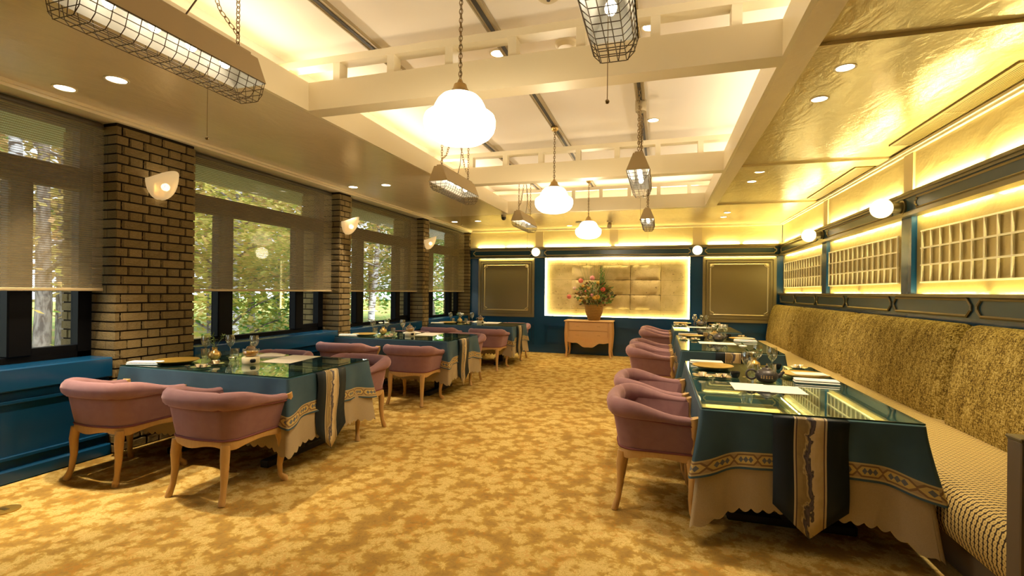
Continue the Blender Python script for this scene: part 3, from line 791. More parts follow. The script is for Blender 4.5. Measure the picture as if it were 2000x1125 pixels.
t = thing('smoke_detector', 'cream smoke detector just behind the first beam', 'detector', (-.72, 3.72, ZU))
MB().lathe([(.085, 0), (.085, -.02), (.06, -.045), (0, -.05)], 24).build('body', M['ceramic'], t, True)
t = thing('security_camera', 'small dark dome camera on the ceiling at the coffer end', 'camera', (-2.80, 8.62, ZC))
MB().lathe([(.05, 0), (.05, -.03), (.045, -.035)], 18).build('mount', M['track'], t, True); MB().sphere((0, 0, -.05), .045, 16, 8).build('dome', M['dark'], t, True)
t = thing('ceiling_speaker', 'round grey speaker grille in the end ceiling', 'speaker', (-1.55, 9.82, ZC))
MB().lathe([(.11, 0), (.11, -.012), (.095, -.016), (0, -.016)], 26).build('grille', M['taupe'], t, True)
t = thing('spotlight', 'small grey adjustable ceiling spotlight near the far pendant', 'spotlight', (-.98, 9.80, ZC))
MB().lathe([(.055, 0), (.055, -.02), (0, -.02)], 16).build('base', M['track'], t, True); MB().tube([(0, .03, -.05), (0, -.06, -.11)], [.04, .045], 14).tube([(0, 0, -.02), (0, 0, -.06)], .012, 8).build('head', M['track'], t, True)
t = thing('floor_socket', 'round brass floor outlet cover set in the carpet', 'outlet', (-3.83, 1.96, 0))
MB().lathe([(.075, 0), (.075, .006), (.065, .009), (0, .009)], 28).build('cover', M['gold'], t, True)
MB().cbox(-.03, .03, -.012, .012, .009, .012, .002).build('latch', M['brass'], t)

# ------------------------------------------------------------------ tub chairs
def u_path(n=45):
    P = []
    for k in range(9): P.append((-.300 + .006 * k / 8, .25 - (.25 + .13) * k / 8))
    for k in range(1, 9):
        a = pi + (pi / 2) * k / 8; P.append((-.154 + .14 * cos(a), -.13 + .15 * sin(a)))
    for k in range(1, 6): P.append((-.154 + .154 * k / 5, -.28 - .018 * sin(pi / 2 * k / 5)))
    return P + [(-x, y) for x, y in P[-2::-1]]
UP = u_path()
UN = []
for i in range(len(UP)):
    a = UP[max(0, i - 1)]; b = UP[min(len(UP) - 1, i + 1)]; d = Vector((b[0] - a[0], b[1] - a[1])).normalized(); UN.append((d.y * 1.0, -d.x * 1.0))
# outward = away from centre
UN = [(nx, ny) if nx * x + ny * (y - .05) > 0 else (-nx, -ny) for (nx, ny), (x, y) in zip(UN, UP)]
def sst(t): t = max(0, min(1, t)); return t * t * (3 - 2 * t)
def topz(y): return .608 + .046 * sst((.20 - y) / .42)
def make_chair():
    t = thing('tub_chair', 'x', 'chair')
    n = len(UP)
    b = MB()
    def fo(i, j):
        (x, y), (nx, ny) = UP[i], UN[i]; q = j / 5; z = .395 + (topz(y) - .395) * q
        off = -.040 + .052 * q ** .9
        return ((x + nx * off, y + ny * off, z), (0, 0))
    go = b.grid(fo, n, 6)
    def fi(i, j):
        (x, y), (nx, ny) = UP[i], UN[i]; q = j / 5; z = .42 + (topz(y) - .42) * q
        off = -.078 + .044 * q
        if y < -.12: off += .026 * abs(sin(i * pi / 4.0)) * sst((-.12 - y) / .05)
        return ((x + nx * off, y + ny * off, z), (0, 0))
    gi = b.grid(fi, n, 6)
    for e in (0, n - 1):
        for j in range(5): b.face(go[j][e], go[j + 1][e], gi[j + 1][e], gi[j][e])
    for i in range(n - 1): b.face(go[5][i], go[5][i + 1], gi[5][i + 1], gi[5][i]); b.face(go[0][i], go[0][i + 1], gi[0][i + 1], gi[0][i])
    b.build('backrest', M['velvet'], t, True, 75)
    b = MB(); nr = 12
    def fr(i, j):
        (x, y), (nx, ny) = UP[i], UN[i]; k = sst((.15 - y) / .38); an = 2 * pi * j / nr
        crease = 1 - .10 * (max(0, 1 - abs(abs(x) - .21) / .02) if y < -.2 else 0)
        rx = (.032 + .020 * k) * crease; rz = (.027 + .033 * k) * crease; end = min(i, n - 1 - i)
        sc = .80 if end == 0 else 1
        off = -.002 + rx * sc * cos(an)
        return ((x + nx * off, y + ny * off, topz(y) + .004 + rz * sc * sin(an)), (0, 0))
    rows = [[b.vert(*fr(i, j)) for j in range(nr)] for i in range(n)]
    for i in range(n - 1):
        for j in range(nr): b.face(rows[i][j], rows[i][(j + 1) % nr], rows[i + 1][(j + 1) % nr], rows[i + 1][j])
    b.face(*rows[0]); b.face(*rows[-1])
    b.build('rolled_top', M['velvet'], t, True, 75)
    # piping at the foot of the upholstery
    MB().tube([(x + nx * -.034, y + ny * -.034, .402) for (x, y), (nx, ny) in zip(UP, UN)], .007, 6).build('piping', M['pipe'], t, True, 80)
    MB().tube([(x + nx * .016, y + ny * .016, topz(y) - .022 - .026 * sst((.15 - y) / .38)) for (x, y), (nx, ny) in zip(UP, UN)], .005, 5).build('seam_and_shadow', M['pipe'], t, True, 80)  # dark strip under the roll: seam with its shadow put into the colour
    # seat cushion
    out = [(x - nx * .082, y - ny * .082) for (x, y), (nx, ny) in zip(UP, UN)]
    out = out + [(.20, .285), (.1, .30), (0, .305), (-.1, .30), (-.20, .285)]
    cx, cy = 0, .02
    b = MB(); rings = []
    for sc, z in ((.98, .40), (1.0, .42), (1.0, .45), (.97, .468), (.88, .480), (.6, .488)):
        rings.append([b.vert((cx + (x - cx) * sc, cy + (y - cy) * sc, z)) for x, y in out])
    for A, B in zip(rings, rings[1:]):
        for k in range(len(out)): b.face(A[k], A[(k + 1) % len(out)], B[(k + 1) % len(out)], B[k])
    b.face(*rings[-1]); b.build('seat_cushion', M['velvet'], t, True, 70)
    # wooden seat rail with a wavy lower edge
    ol = [(x - nx * .036, y - ny * .036) for (x, y), (nx, ny) in zip(UP, UN)] + [(.235, .275), (.16, .292), (.08, .30), (0, .304), (-.08, .30), (-.16, .292), (-.235, .275)]
    b = MB(); N = len(ol); R = []
    for k, (x, y) in enumerate(ol):
        wv = .352 + .012 * cos(k * 2 * pi * 4 / N * 1.0)
        ix, iy = x * .86, (y - .01) * .86 + .01
        R.append([b.vert((x, y, .398)), b.vert((x * 1.015, y * 1.015, .38)), b.vert((x, y, wv)), b.vert((ix, iy, wv)), b.vert((ix, iy, .398))])
    for k in range(N):
        for j in range(5): b.face(R[k][j], R[k][(j + 1) % 5], R[(k + 1) % N][(j + 1) % 5], R[(k + 1) % N][j])
    b.build('seat_rail', M['wood'], t, True, 50)
    for s in (-1, 1):
        MB().tube([(s * .240, .235, .375), (s * .262, .250, .30), (s * .262, .252, .22), (s * .250, .243, .12), (s * .253, .248, .05), (s * .272, .272, .022), (s * .276, .278, .0)], [.031, .033, .028, .020, .018, .025, .022], 8).build('leg', M['wood'], t, True, 60)
        MB().tube([(s * .210, -.215, .375), (s * .214, -.225, .29), (s * .212, -.225, .18), (s * .217, -.238, .08), (s * .226, -.258, .02), (s * .23, -.265, .0)], [.031, .030, .024, .019, .023, .021], 8).build('leg', M['wood'], t, True, 60)
        MB().tube([(s * .300, .254, .636), (s * .300, .262, .605), (s * .288, .258, .55), (s * .262, .252, .49), (s * .252, .258, .43), (s * .246, .268, .385)], [.034, .036, .024, .021, .025, .029], 8).build('arm_post', M['wood'], t, True, 60)
    return t
chairs = []
TN = ('nearest', 'middle', 'farthest')
ch0 = make_chair(); ch0.scale = (1, .9, 1); used = False
def put_chair(x, y, rz, label, group):
    global used
    if not used:
        used = True; ch0.location = (x, y, 0); ch0.rotation_euler = (0, 0, rz); tag(ch0, label, None, group); return ch0
    return copy_tree(ch0, (x, y, 0), rz, label, group)
LT = ((2.88, 3.88), (5.62, 6.64), (8.38, 9.32))       # window tables y-range
RT = ((2.92, 4.84), (5.78, 7.74), (8.66, 10.5))       # banquette tables y-range
LX, RX = (-4.20, -2.545), (.23, 1.26)
near = ((-3.80, 2.645, .03), (-2.85, 2.65, -.02)), ((-3.82, 5.36, .02), (-2.90, 5.42, .0)), ((-3.82, 8.16, .0), (-2.90, 8.18, .0))
for i in range(3):
    for j, (x, y, rz) in enumerate(near[i]):
        put_chair(x, y, rz, f'mauve velvet tub chair on near side of {TN[i]} window table, {("by the wall", "by the aisle")[j]}', 'mauve tub chairs')
    yf = LT[i][1] + .22
    for j, x in enumerate((-3.80, -2.88)):
        put_chair(x, yf, pi + (.06, -.05)[j], f'mauve velvet tub chair behind {TN[i]} window table facing us, {("by the wall", "by the aisle")[j]}', 'mauve tub chairs')
rc = ((-.03, 3.39, 0), (-.05, 4.12, 0)), ((-.10, 6.28, 0), (-.10, 7.05, 0)), ((-.06, 9.12, 0), (-.06, 9.86, 0))
for i in range(3):
    for j, (x, y, rz) in enumerate(rc[i]):
        put_chair(x, y, -pi / 2 + rz, f'mauve velvet tub chair at the aisle side of the {TN[i]} banquette table, {("nearer", "farther")[j]} of two', 'mauve tub chairs')

# ------------------------------------------------------------------ tables, cloths
def perim(x0, x1, y0, y1, r=.02, step=.022):
    P = []; s = 0
    def add(x, y, nx, ny, cd):
        nonlocal s
        if P: s += sqrt((x - P[-1][0]) ** 2 + (y - P[-1][1]) ** 2)
        P.append((x, y, nx, ny, cd, s))
    cor = [(x1 - r, y0 + r, -pi / 2), (x1 - r, y1 - r, 0), (x0 + r, y1 - r, pi / 2), (x0 + r, y0 + r, pi)]
    for k in range(4):
        cx, cy, a0 = cor[k]
        for q in range(7):
            a = a0 + pi / 2 * q / 6; P_d = abs(q - 3) / 3 * .016
            add(cx + r * cos(a), cy + r * sin(a), cos(a), sin(a), P_d)
        nx_, ny_, na = cor[(k + 1) % 4]; ex, ey = nx_ + r * cos(na), ny_ + r * sin(na)
        sx, sy = P[-1][0], P[-1][1]; L = sqrt((ex - sx) ** 2 + (ey - sy) ** 2); n = int(L / step)
        for q in range(1, n):
            f = q / n; add(sx + (ex - sx) * f, sy + (ey - sy) * f, cos(na), sin(na), .016 + min(f, 1 - f) * L)
    f = P[0]; s += sqrt((f[0] - P[-1][0]) ** 2 + (f[1] - P[-1][1]) ** 2); P.append((*f[:5], s))
    return P
def drape(x0, x1, y0, y1, zt, drop, extra, flare, name, mat, label, cat, group, seed, scallop=0, fold=.012, calm=None, zmin=.012):
    r = random.Random(seed); P = perim(x0, x1, y0, y1, .02, .0095 if scallop else .022); N = len(P); K = 11 if scallop else 9
    ph = [r.uniform(0, 6.28) for _ in range(4)]; cs = [r.uniform(.75, 1.2) for _ in range(4)]
    b = MB()
    def corner_id(x, y): return (0 if x > (x0 + x1) / 2 else 1) + (0 if y < (y0 + y1) / 2 else 2)
    def fn(i, j):
        x, y, nx, ny, d, s = P[i]; q = j / (K - 1); ci = corner_id(x, y)
        w = math.exp(-(d / .075) ** 2); w2 = math.exp(-((d - .17) / .07) ** 2); w3 = math.exp(-((d - .30) / .06) ** 2)
        L = drop * (1 + extra * cs[ci] * math.exp(-(d / .11) ** 1.6))
        if scallop: L -= scallop * (1 - abs(sin(s * pi / .058))) * (q ** 6)
        dx, dy = (1 if x > (x0 + x1) / 2 else -1), (1 if y > (y0 + y1) / 2 else -1)
        fd = fold
        if calm:
            dd = abs((x if calm[0] == 'y' else y) - calm[1]); onend = abs(ny if calm[0] == 'y' else nx) > .7
            if onend: fd = fold * sst((dd - .19) / .12)
        e = .006 + flare * cs[ci] * (.95 * w - .16 * w2 + .13 * w3) * q ** 1.25 + fd * q ** 1.4 * (sin(s * 9.0 + ph[0]) * .5 + sin(s * 17 + ph[1]) * .35 + .5)
        # blend the outward normal to the diagonal near a corner
        bx, by = nx * (1 - w) + dx * .7071 * w, ny * (1 - w) + dy * .7071 * w
        z = zt - sqrt(max(0, (L * q) ** 2 - (e * .8) ** 2))
        if q < .05: z = zt
        return ((x + bx * e, y + by * e, max(z, zmin + .006 * sin(s * 40))), (s, L * (1 - q)))
    rows = b.grid(fn, N, K)
    c = [b.vert((P[k][0], P[k][1], zt), (0, drop)) for k in range(N - 1)]
    for k in range(N - 1): b.face(rows[0][k], rows[0][k + 1], c[(k + 1) % (N - 1)], c[k])
    b.face(*c)
    o = b.build(name, mat, None, True, 70); tag(o, label, cat, group); return o
ZT = .728
def table(x0, x1, y0, y1, along, nm, seed, rc_):
    cx, cy = (x0 + x1) / 2, (y0 + y1) / 2
    t = thing('dining_table', f'dark table base under the cloths of the {nm}', 'table', (cx, cy, 0), group='dining tables')
    w, d = (x1 - x0) / 2 - .012, (y1 - y0) / 2 - .012
    MB().cbox(-w, w, -d, d, .685, ZT - .010, .004).build('table_top', M['dark'], t)
    for sg in (-1, 1):
        if along == 'y': q = (0, sg * (d - .34)); fb = (-w + .16, w - .16, q[1] - .04, q[1] + .04)
        else: q = (sg * (w - .34), 0); fb = (q[0] - .04, q[0] + .04, -d + .14, d - .14)
        MB().cbox(q[0] - .05, q[0] + .05, q[1] - .05, q[1] + .05, .05, .685, .004).build('pedestal', M['dark'], t)
        MB().cbox(*fb, 0, .055, .008).build('foot_bar', M['dark'], t)
    Ld = along == 'x'
    drape(x0, x1, y0, y1, ZT - .006, .50 if Ld else .52, .10 if Ld else .30, .08 if Ld else .095, 'under_cloth', M['linen'], f'beige linen under cloth with scalloped hem on the {nm}', 'tablecloth', 'beige under cloths', seed, .022, .022, (along, rc_))
    drape(x0 - .006, x1 + .006, y0 - .006, y1 + .006, ZT, .295, .20 if Ld else .34, .085 if Ld else .10, 'tablecloth', M['teal'], f'teal cloth with patterned gold border draped over the {nm}', 'tablecloth', 'teal tablecloths', seed, 0, .020, (along, rc_))
    # runner
    b = MB(); hw = .175; zr = ZT + .0025; dp = .605
    if along == 'y': e0, e1, cc = y0 - .026, y1 + .026, rc_
    else: e0, e1, cc = x0 - .026, x1 + .026, rc_
    prof = []
    for k in range(9): prof.append((e0 - .004 - .010 * sin(k * .8), zr - dp + dp * k / 8 * .985, (8 - k) / 8 * dp))
    prof.append((e0 + .006, zr, -.01)); prof.append((e1 - .006, zr, -.01))
    for k in range(9): prof.append((e1 + .004 + .010 * sin(k * .8), zr - .01 - dp * k / 8 * .985, k / 8 * dp))
    cols = [-hw, -.1, -.05, 0, .05, .1, hw]
    def fn(i, j):
        a, z, l = prof[j]; u = cols[i]
        tip = (1 - abs(u) / hw)
        if l > 0: z = zr - l * (.465 + .165 * tip) / dp
        sd = -1 if j < 9 else 1
        wob = sd * .006 * sin(u * 22 + l * 6) * min(1, max(0, l) / .2)
        p = (cc + u, a + wob, z) if along == 'y' else (a + wob, cc + u, z)
        return (p, (u if u else 1e-5, a if l < 0 else l + 3))
    b.grid(fn, 7, len(prof))
    o = b.build('table_runner', M['runner'], None, True, 60); tag(o, f'dark runner with marbled centre stripe across the {nm}', 'runner', 'table runners')
    sm = o.modifiers.new('solid', 'SOLIDIFY'); sm.thickness = .002; sm.offset = 0
    # glass sheet
    g = thing('glass_sheet', f'clear glass sheet covering the {nm}', 'glass top', (0, 0, 0), group='glass table covers')
    MB().box(x0 + .002, x1 - .002, y0 + .002, y1 - .002, ZT + .0065, ZT + .0135).build('glass', M['glass_top'], g)
    e = .004
    MB().box(x0 - e, x1 + e, y0 - e, y0 + .002, ZT + .006, ZT + .014).box(x0 - e, x1 + e, y1 - .002, y1 + e, ZT + .006, ZT + .014).box(x0 - e, x0 + .002, y0, y1, ZT + .006, ZT + .014).box(x1 - .002, x1 + e, y0, y1, ZT + .006, ZT + .014).build('polished_edge', M['glass_edge'], g)
for i, (y0, y1) in enumerate(LT): table(LX[0], LX[1], y0, y1, 'x', f'{TN[i]} window table', 11 + i, (y0 + y1) / 2 - .05)
for i, (y0, y1) in enumerate(RT): table(RX[0], RX[1], y0, y1, 'y', f'{TN[i]} banquette table', 31 + i, .755)

# ------------------------------------------------------------------ tableware
ZG = ZT + .0142
def plate_mesh(r, mat): return MB().lathe([(0, .004), (r * .72, .004), (r * .86, .012), (r, .022), (r, .026), (r * .84, .018), (r * .70, .009), (0, .009)], 36).mesh('plate', mat, True, 60)
PL = plate_mesh(.165, M['gold']); PLS = plate_mesh(.06, M['silver'])
def one(name, me, label, cat, loc, rz=0, group=None, scale=(1, 1, 1)):
    o = inst(name, me, None, loc, (0, 0, rz), scale); return tag(o, label, cat, group)
NAP = MB().cbox(-.14, .14, -.05, .05, 0, .014, .006).cbox(-.138, .138, -.046, .048, .0145, .028, .006).mesh('napkin', M['white'], True, 30)
CUP = MB().lathe([(0, 0), (.022, 0), (.03, .012), (.037, .045), (.034, .045), (.027, .014), (0, .006)], 22).mesh('cup', M['blackware'], True, 60)
BOWL = MB().lathe([(0, 0), (.02, 0), (.024, .006), (.034, .03), (.031, .03), (.02, .009), (0, .008)], 20).mesh('bowl', M['silver'], True, 60)
TRAY = MB().lathe([(0, .003), (.05, .003), (.066, .010), (.07, .014), (.064, .013), (.048, .007), (0, .007)], 26).mesh('tray', M['silver'], True, 60)
SPOON = MB().tube([(0, -.09, .004), (0, 0, .007), (0, .05, .004)], [.004, .003, .004], 6).sphere((0, .072, .005), .02, 10, 6, .2).mesh('spoon', M['silver'], True)
SHEET = MB().box(-.115, .115, -.15, .15, 0, .0012).mesh('menu', M['paper'])
WINE = MB().lathe([(.034, 0), (.034, .002), (.006, .008), (.004, .02), (.004, .075), (.010, .085), (.028, .105), (.039, .135), (.040, .16), (.034, .195), (.0325, .195), (.038, .16), (.037, .136), (.026, .108), (.004, .09)], 20).mesh('wine_glass', M['glass'], True, 60)
TUMB = MB().lathe([(0, .001), (.028, .001), (.034, .02), (.036, .085), (.0345, .085), (.032, .022), (0, .010)], 20).mesh('tumbler', M['glass'], True, 60)
def set_of(t, parts):
    return t
def silver_dish(loc, label, group, rz=0, bowls=1):
    t = thing('silver_dish', label, 'dish', loc, rz, group)
    inst('tray', TRAY, t)
    for k in range(bowls): inst('bowl', BOWL, t, ((-.022 + .044 * k) if bowls > 1 else 0, .008, .007), scale=(.8, .8, .8) if bowls > 1 else (1, 1, 1))
    return t
def iron_teapot(loc, label, rz=0):
    t = thing('teapot', label, 'teapot', loc, rz, 'dark teapots')
    MB().lathe([(0, 0), (.042, 0), (.062, .014), (.076, .040), (.074, .062), (.056, .086), (.034, .094), (0, .095)], 28).build('body', M['iron'], t, True, 60)
    MB().lathe([(.036, .094), (.034, .100), (.02, .106), (0, .108)], 22).sphere((0, 0, .114), .010, 12, 8).build('lid', M['iron'], t, True, 60)
    MB().tube([(.066, 0, .045), (.088, 0, .058), (.106, 0, .078), (.112, 0, .084)], [.018, .013, .009, .008], 10).build('spout', M['iron'], t, True, 60)
    MB().tube([(-.098 + .034 * cos(a), 0, .052 + .034 * sin(a)) for a in [2 * pi * k / 18 for k in range(18)]], .0075, 8, True).build('handle', M['iron'], t, True, 60)
    g = MB()
    for k, an in enumerate((-2.15, -1.92, -1.69, -1.46, -1.23)):
        c = Vector((.0755 * cos(an), .0755 * sin(an), .046)); s = Vector((-sin(an), cos(an), 0))
        for du, dz, lu, lz in ((0, .008, .009, .0022), (0, 0, .0018, .020), (0, -.004, .008, .0018), (.003 * (-1) ** k, -.009, .005, .0018)):
            p = c + s * du + Vector((0, 0, dz)); a_ = s * lu / 2; n_ = Vector((cos(an), sin(an), 0)) * .0012
            g.face(g.vert(p - a_ - Vector((0, 0, lz / 2)) + n_), g.vert(p + a_ - Vector((0, 0, lz / 2)) + n_), g.vert(p + a_ + Vector((0, 0, lz / 2)) + n_), g.vert(p - a_ + Vector((0, 0, lz / 2)) + n_))
    g.build('gold_lettering', M['brass'], t)
    return t
def bud_vase(loc, label, flower, group):
    t = thing('vase', label, 'vase', loc, 0, group); r = random.Random(int(loc[1] * 100))
    b = MB(); prof = [(0, 0), (.026, 0), (.044, .02), (.050, .045), (.042, .07), (.022, .085), (.019, .10), (.024, .108)]
    n = 24
    rings = []
    for rr, z in prof:
        if rr == 0: rings.append([b.vert((0, 0, 0))]); continue
        rings.append([b.vert((rr * (1 + .07 * cos(8 * 2 * pi * k / n)) * cos(2 * pi * k / n), rr * (1 + .07 * cos(8 * 2 * pi * k / n)) * sin(2 * pi * k / n), z)) for k in range(n)])
    for A, B in zip(rings, rings[1:]):
        for k in range(n):
            if len(A) == 1: b.face(A[0], B[(k + 1) % n], B[k])
            else: b.face(A[k], A[(k + 1) % n], B[(k + 1) % n], B[k])
    b.build('body', M['brass'], t, True, 60)
    for k in range(7):
        an = r.uniform(0, 6.28); L = r.uniform(.05, .13); tip = Vector((L * .7 * cos(an), L * .7 * sin(an), .10 + L * .8))
        st = MB().tube([(0, 0, .09), tip * .6 + Vector((0, 0, .045)), tip], .0016, 4).build('stem', M['leaf'], t)
        g = MB()
        if k < 2 and flower:
            g.sphere(tip, .02, 10, 6, .7)
            for q in range(5):
                a2 = q * 1.257; g.sphere(tip + Vector((.018 * cos(a2), .018 * sin(a2), .004)), .015, 8, 5, .5)
            g.build('blossom', M['petal'], t, True)
        else:
            for q in range(5):
                d = Vector((r.uniform(-1, 1), r.uniform(-1, 1), r.uniform(-.1, .8))).normalized(); s = d.cross(Vector((0, 0, 1))).normalized() * .011; L2 = r.uniform(.03, .05)
                o = tip - d * .005
                g.face(g.vert(o), g.vert(o + d * L2 * .5 + s), g.vert(o + d * L2), g.vert(o + d * L2 * .5 - s))
            g.build('leaves', M['leaf'], t)
    return t
def tea_warmer(loc, label):
    t = thing('teapot_warmer', f'ivory ceramic candle warmer on the {label}', 'warmer', loc, 0, 'ceramic tea warmers')
    b = MB(); n = 24
    def fn(i, j):
        a = 2 * pi * i / n; z = (0, .006, .05, .058)[j]; r = (.064, .068, .068, .062)[j]
        return ((r * cos(a), r * sin(a), z), (0, 0))
    rows = b.grid(fn, n, 4, True)
    b.face(*rows[3]); b.build('body', M['ceramic'], t, True, 50)
    g = MB().cbox(-.022, .022, -.014, .014, .014, .044, .008); o = g.build('opening', M['blackware'], t); o.location = (.056, -.034, 0); o.rotation_euler = (0, 0, radians(60))
    p = thing('glass_teapot', f'round glass teapot of amber tea on the {label}', 'teapot', (loc[0], loc[1], loc[2] + .0585), 0, 'glass teapots')
    MB().lathe([(0, 0), (.036, 0), (.054, .015), (.060, .035), (.054, .058), (.036, .070), (.034, .076)], 24).build('body', M['glass'], p, True, 60)
    MB().lathe([(0, .003), (.034, .003), (.051, .016), (.056, .034), (.054, .044), (0, .044)], 24).build('tea', M['tea'], p, True, 60)
    MB().lathe([(.037, .072), (.03, .084), (.012, .092), (0, .093)], 20).sphere((0, 0, .101), .010, 10, 6).build('lid', M['glass'], p, True, 60)
    MB().tube([(.05, 0, .035), (.072, 0, .048), (.085, 0, .068)], [.012, .008, .006], 8).build('spout', M['glass'], p, True, 60)
    MB().tube([(-.052, 0, .055), (-.08, 0, .058), (-.088, 0, .035), (-.072, 0, .016), (-.052, 0, .02)], .005, 8).build('handle', M['glass'], p, True, 60)
def P3(x, y, z=0): return (x, y, ZG + z)
for i, (y0, y1) in enumerate(LT):
    nm = f'{TN[i]} window table'; o = y0 - 2.88
    one('napkin', NAP, f'folded cream napkin at the wall end of the {nm}', 'napkin', P3(-4.05, 2.97 + o), .35, 'folded napkins', (.9, 1, .9))
    one('charger_plate', PL, f'round gold charger plate on the near side of the {nm}', 'plate', P3(-3.91, 3.13 + o), 0, 'gold charger plates')
    silver_dish(P3(-3.46, 2.97 + o), f'small silver dish closest to the near edge of the {nm}', 'silver dishes', .3, 2)
    silver_dish(P3(-3.50, 3.14 + o), f'small silver dish beside the vase on the {nm}', 'silver dishes', .9)
    one('spoon', SPOON, f'silver spoon lying at the near edge of the {nm}', 'spoon', P3(-3.60, 2.97 + o), .9, 'silver spoons')
    bud_vase(P3(-3.76, 3.36 + o), f'small ribbed brass bud vase on the {nm}', i > 0, 'brass bud vases')
    for x, y, wq in ((-4.02, 3.50, 'leftmost stemmed wine glass'), (-3.86, 3.62, 'stemmed wine glass behind the brass vase'), (-3.62, 3.66, 'rightmost stemmed wine glass')): one('wine_glass', WINE, f'{wq} on the {nm}', 'glass', P3(x, y + o), 0, f'wine glasses on the {nm}')
    for x, y, wq in ((-3.93, 3.42, 'left'), (-3.70, 3.52, 'right')): one('tumbler', TUMB, f'clear water tumbler {wq} of the brass vase on the {nm}', 'glass', P3(x, y + o), 0, f'tumblers on the {nm}')
    tea_warmer(P3(-3.31, 3.31 + o), nm)
    one('menu_sheet', SHEET, f'cream paper menu sheet lying on the near half of the {nm}', 'menu', P3(-3.17, 3.52 + o), -1.45, 'paper menu sheets', (1, 1, 1))
    one('menu_sheet', SHEET, f'cream paper menu sheet lying on the far half of the {nm}', 'menu', P3(-3.20, 3.76 + o, .0002), -1.5, 'paper menu sheets', (1, 1, 1))
    t = thing('linen_napkin', f'folded beige linen napkin beside the teapot on the {nm}', 'napkin', P3(-3.50, 3.72 + o), .6, 'beige linen napkins')
    b = MB(); b.grid(lambda i_, j_: ((-.13 + .26 * i_ / 6, -.07 + .14 * j_ / 3, .004 + .02 * sin(i_ / 6 * pi) * (.4 + .6 * j_ / 3)), (0, 0)), 7, 4); q = b.build('top_fold', M['paper'], t, True); q.modifiers.new('solid', 'SOLIDIFY').thickness = .003
    MB().cbox(-.12, .12, -.08, .06, 0, .005, .002).build('lower_fold', M['paper'], t)
    one('small_bowl', BOWL, f'small silver bowl near the warmer on the {nm}', 'bowl', P3(-3.58, 3.38 + o), 0, 'small silver bowls')
for i, (y0, y1) in enumerate(RT):
    nm = f'{TN[i]} banquette table'; o = (0, 3.06, 6.02)[i]; ff = 1.0
    one('napkin', NAP, f'rolled white towel behind the gold plate on the aisle side of the {nm}', 'napkin', P3(.40, 4.72 + o), 0, 'white towels', (1, 1, 1))
    one('charger_plate', PL, f'gold charger plate on the aisle side of the {nm}', 'plate', P3(.43, 4.48 + o), 0, 'gold charger plates')
    one('charger_plate', PL, f'gold charger plate on the bench side of the {nm}', 'plate', P3(1.07, 4.26 + o), 0, 'gold charger plates')
    one('napkin', NAP, f'folded white towel on the bench side of the {nm}', 'napkin', P3(1.07, 3.98 + o), -.06, 'white towels')
    one('menu_card', SHEET, f'cream card lying on the bench side plate of the {nm}', 'menu', P3(1.10, 4.26 + o, .0265), -1.5, 'cream cards on plates', (.6, .75, 1))
    one('menu_sheet', SHEET, f'cream paper menu sheet on the aisle half of the {nm}', 'menu', P3(.585, 3.66 + o), 0, 'paper menu sheets', (.95, .93, 1))
    one('menu_sheet', SHEET, f'cream paper menu sheet on the bench half of the {nm}', 'menu', P3(.795, 3.64 + o), 0, 'paper menu sheets', (.95, .93, 1))
    silver_dish(P3(.31, 3.96 + o), f'small silver dish at the aisle edge of the {nm}', 'silver dishes', .2)
    silver_dish(P3(.445, 3.97 + o), f'silver dish with two cups beside the black cup on the {nm}', 'silver dishes', .4, 2)
    silver_dish(P3(1.13, 4.70 + o), f'silver dish with two cups at the bench side of the {nm}', 'silver dishes', .4, 2)
    one('spoon', SPOON, f'silver spoon beside the aisle dishes of the {nm}', 'spoon', P3(.335, 4.08 + o), 1.5, 'silver spoons')
    one('spoon', SPOON, f'silver spoon at the bench side of the {nm}', 'spoon', P3(1.05, 4.52 + o), 1.3, 'silver spoons')
    one('tea_cup', CUP, f'black tea cup left of the teapot on the {nm}', 'cup', P3(.545, 4.03 + o), 0, 'black tea cups')
    one('tea_cup', CUP, f'black tea cup at the bench side of the {nm}', 'cup', P3(.945, 4.60 + o), 0, 'black tea cups')
    iron_teapot(P3(.735, 3.90 + o), f'dark iron teapot with ring handle on the {nm}', -.05)
    for x, y, wq in ((.635, 4.08, 'just left of the dark teapot'), (.885, 4.48, 'next to the bench side black cup'), (.80, 4.62, 'farthest back behind the vase')): one('wine_glass', WINE, f'stemmed wine glass {wq} on the {nm}', 'glass', P3(x, y + o), 0, f'wine glasses on the {nm}')
    for x, y, wq in ((.72, 4.24, 'aisle'), (.84, 4.28, 'bench')): one('tumbler', TUMB, f'clear water tumbler behind the teapot toward the {wq} side, {nm}', 'glass', P3(x, y + o), 0, f'tumblers on the {nm}')
    bud_vase(P3(.74, 4.44 + o), f'small ribbed brass bud vase on the {nm}', True, 'brass bud vases')

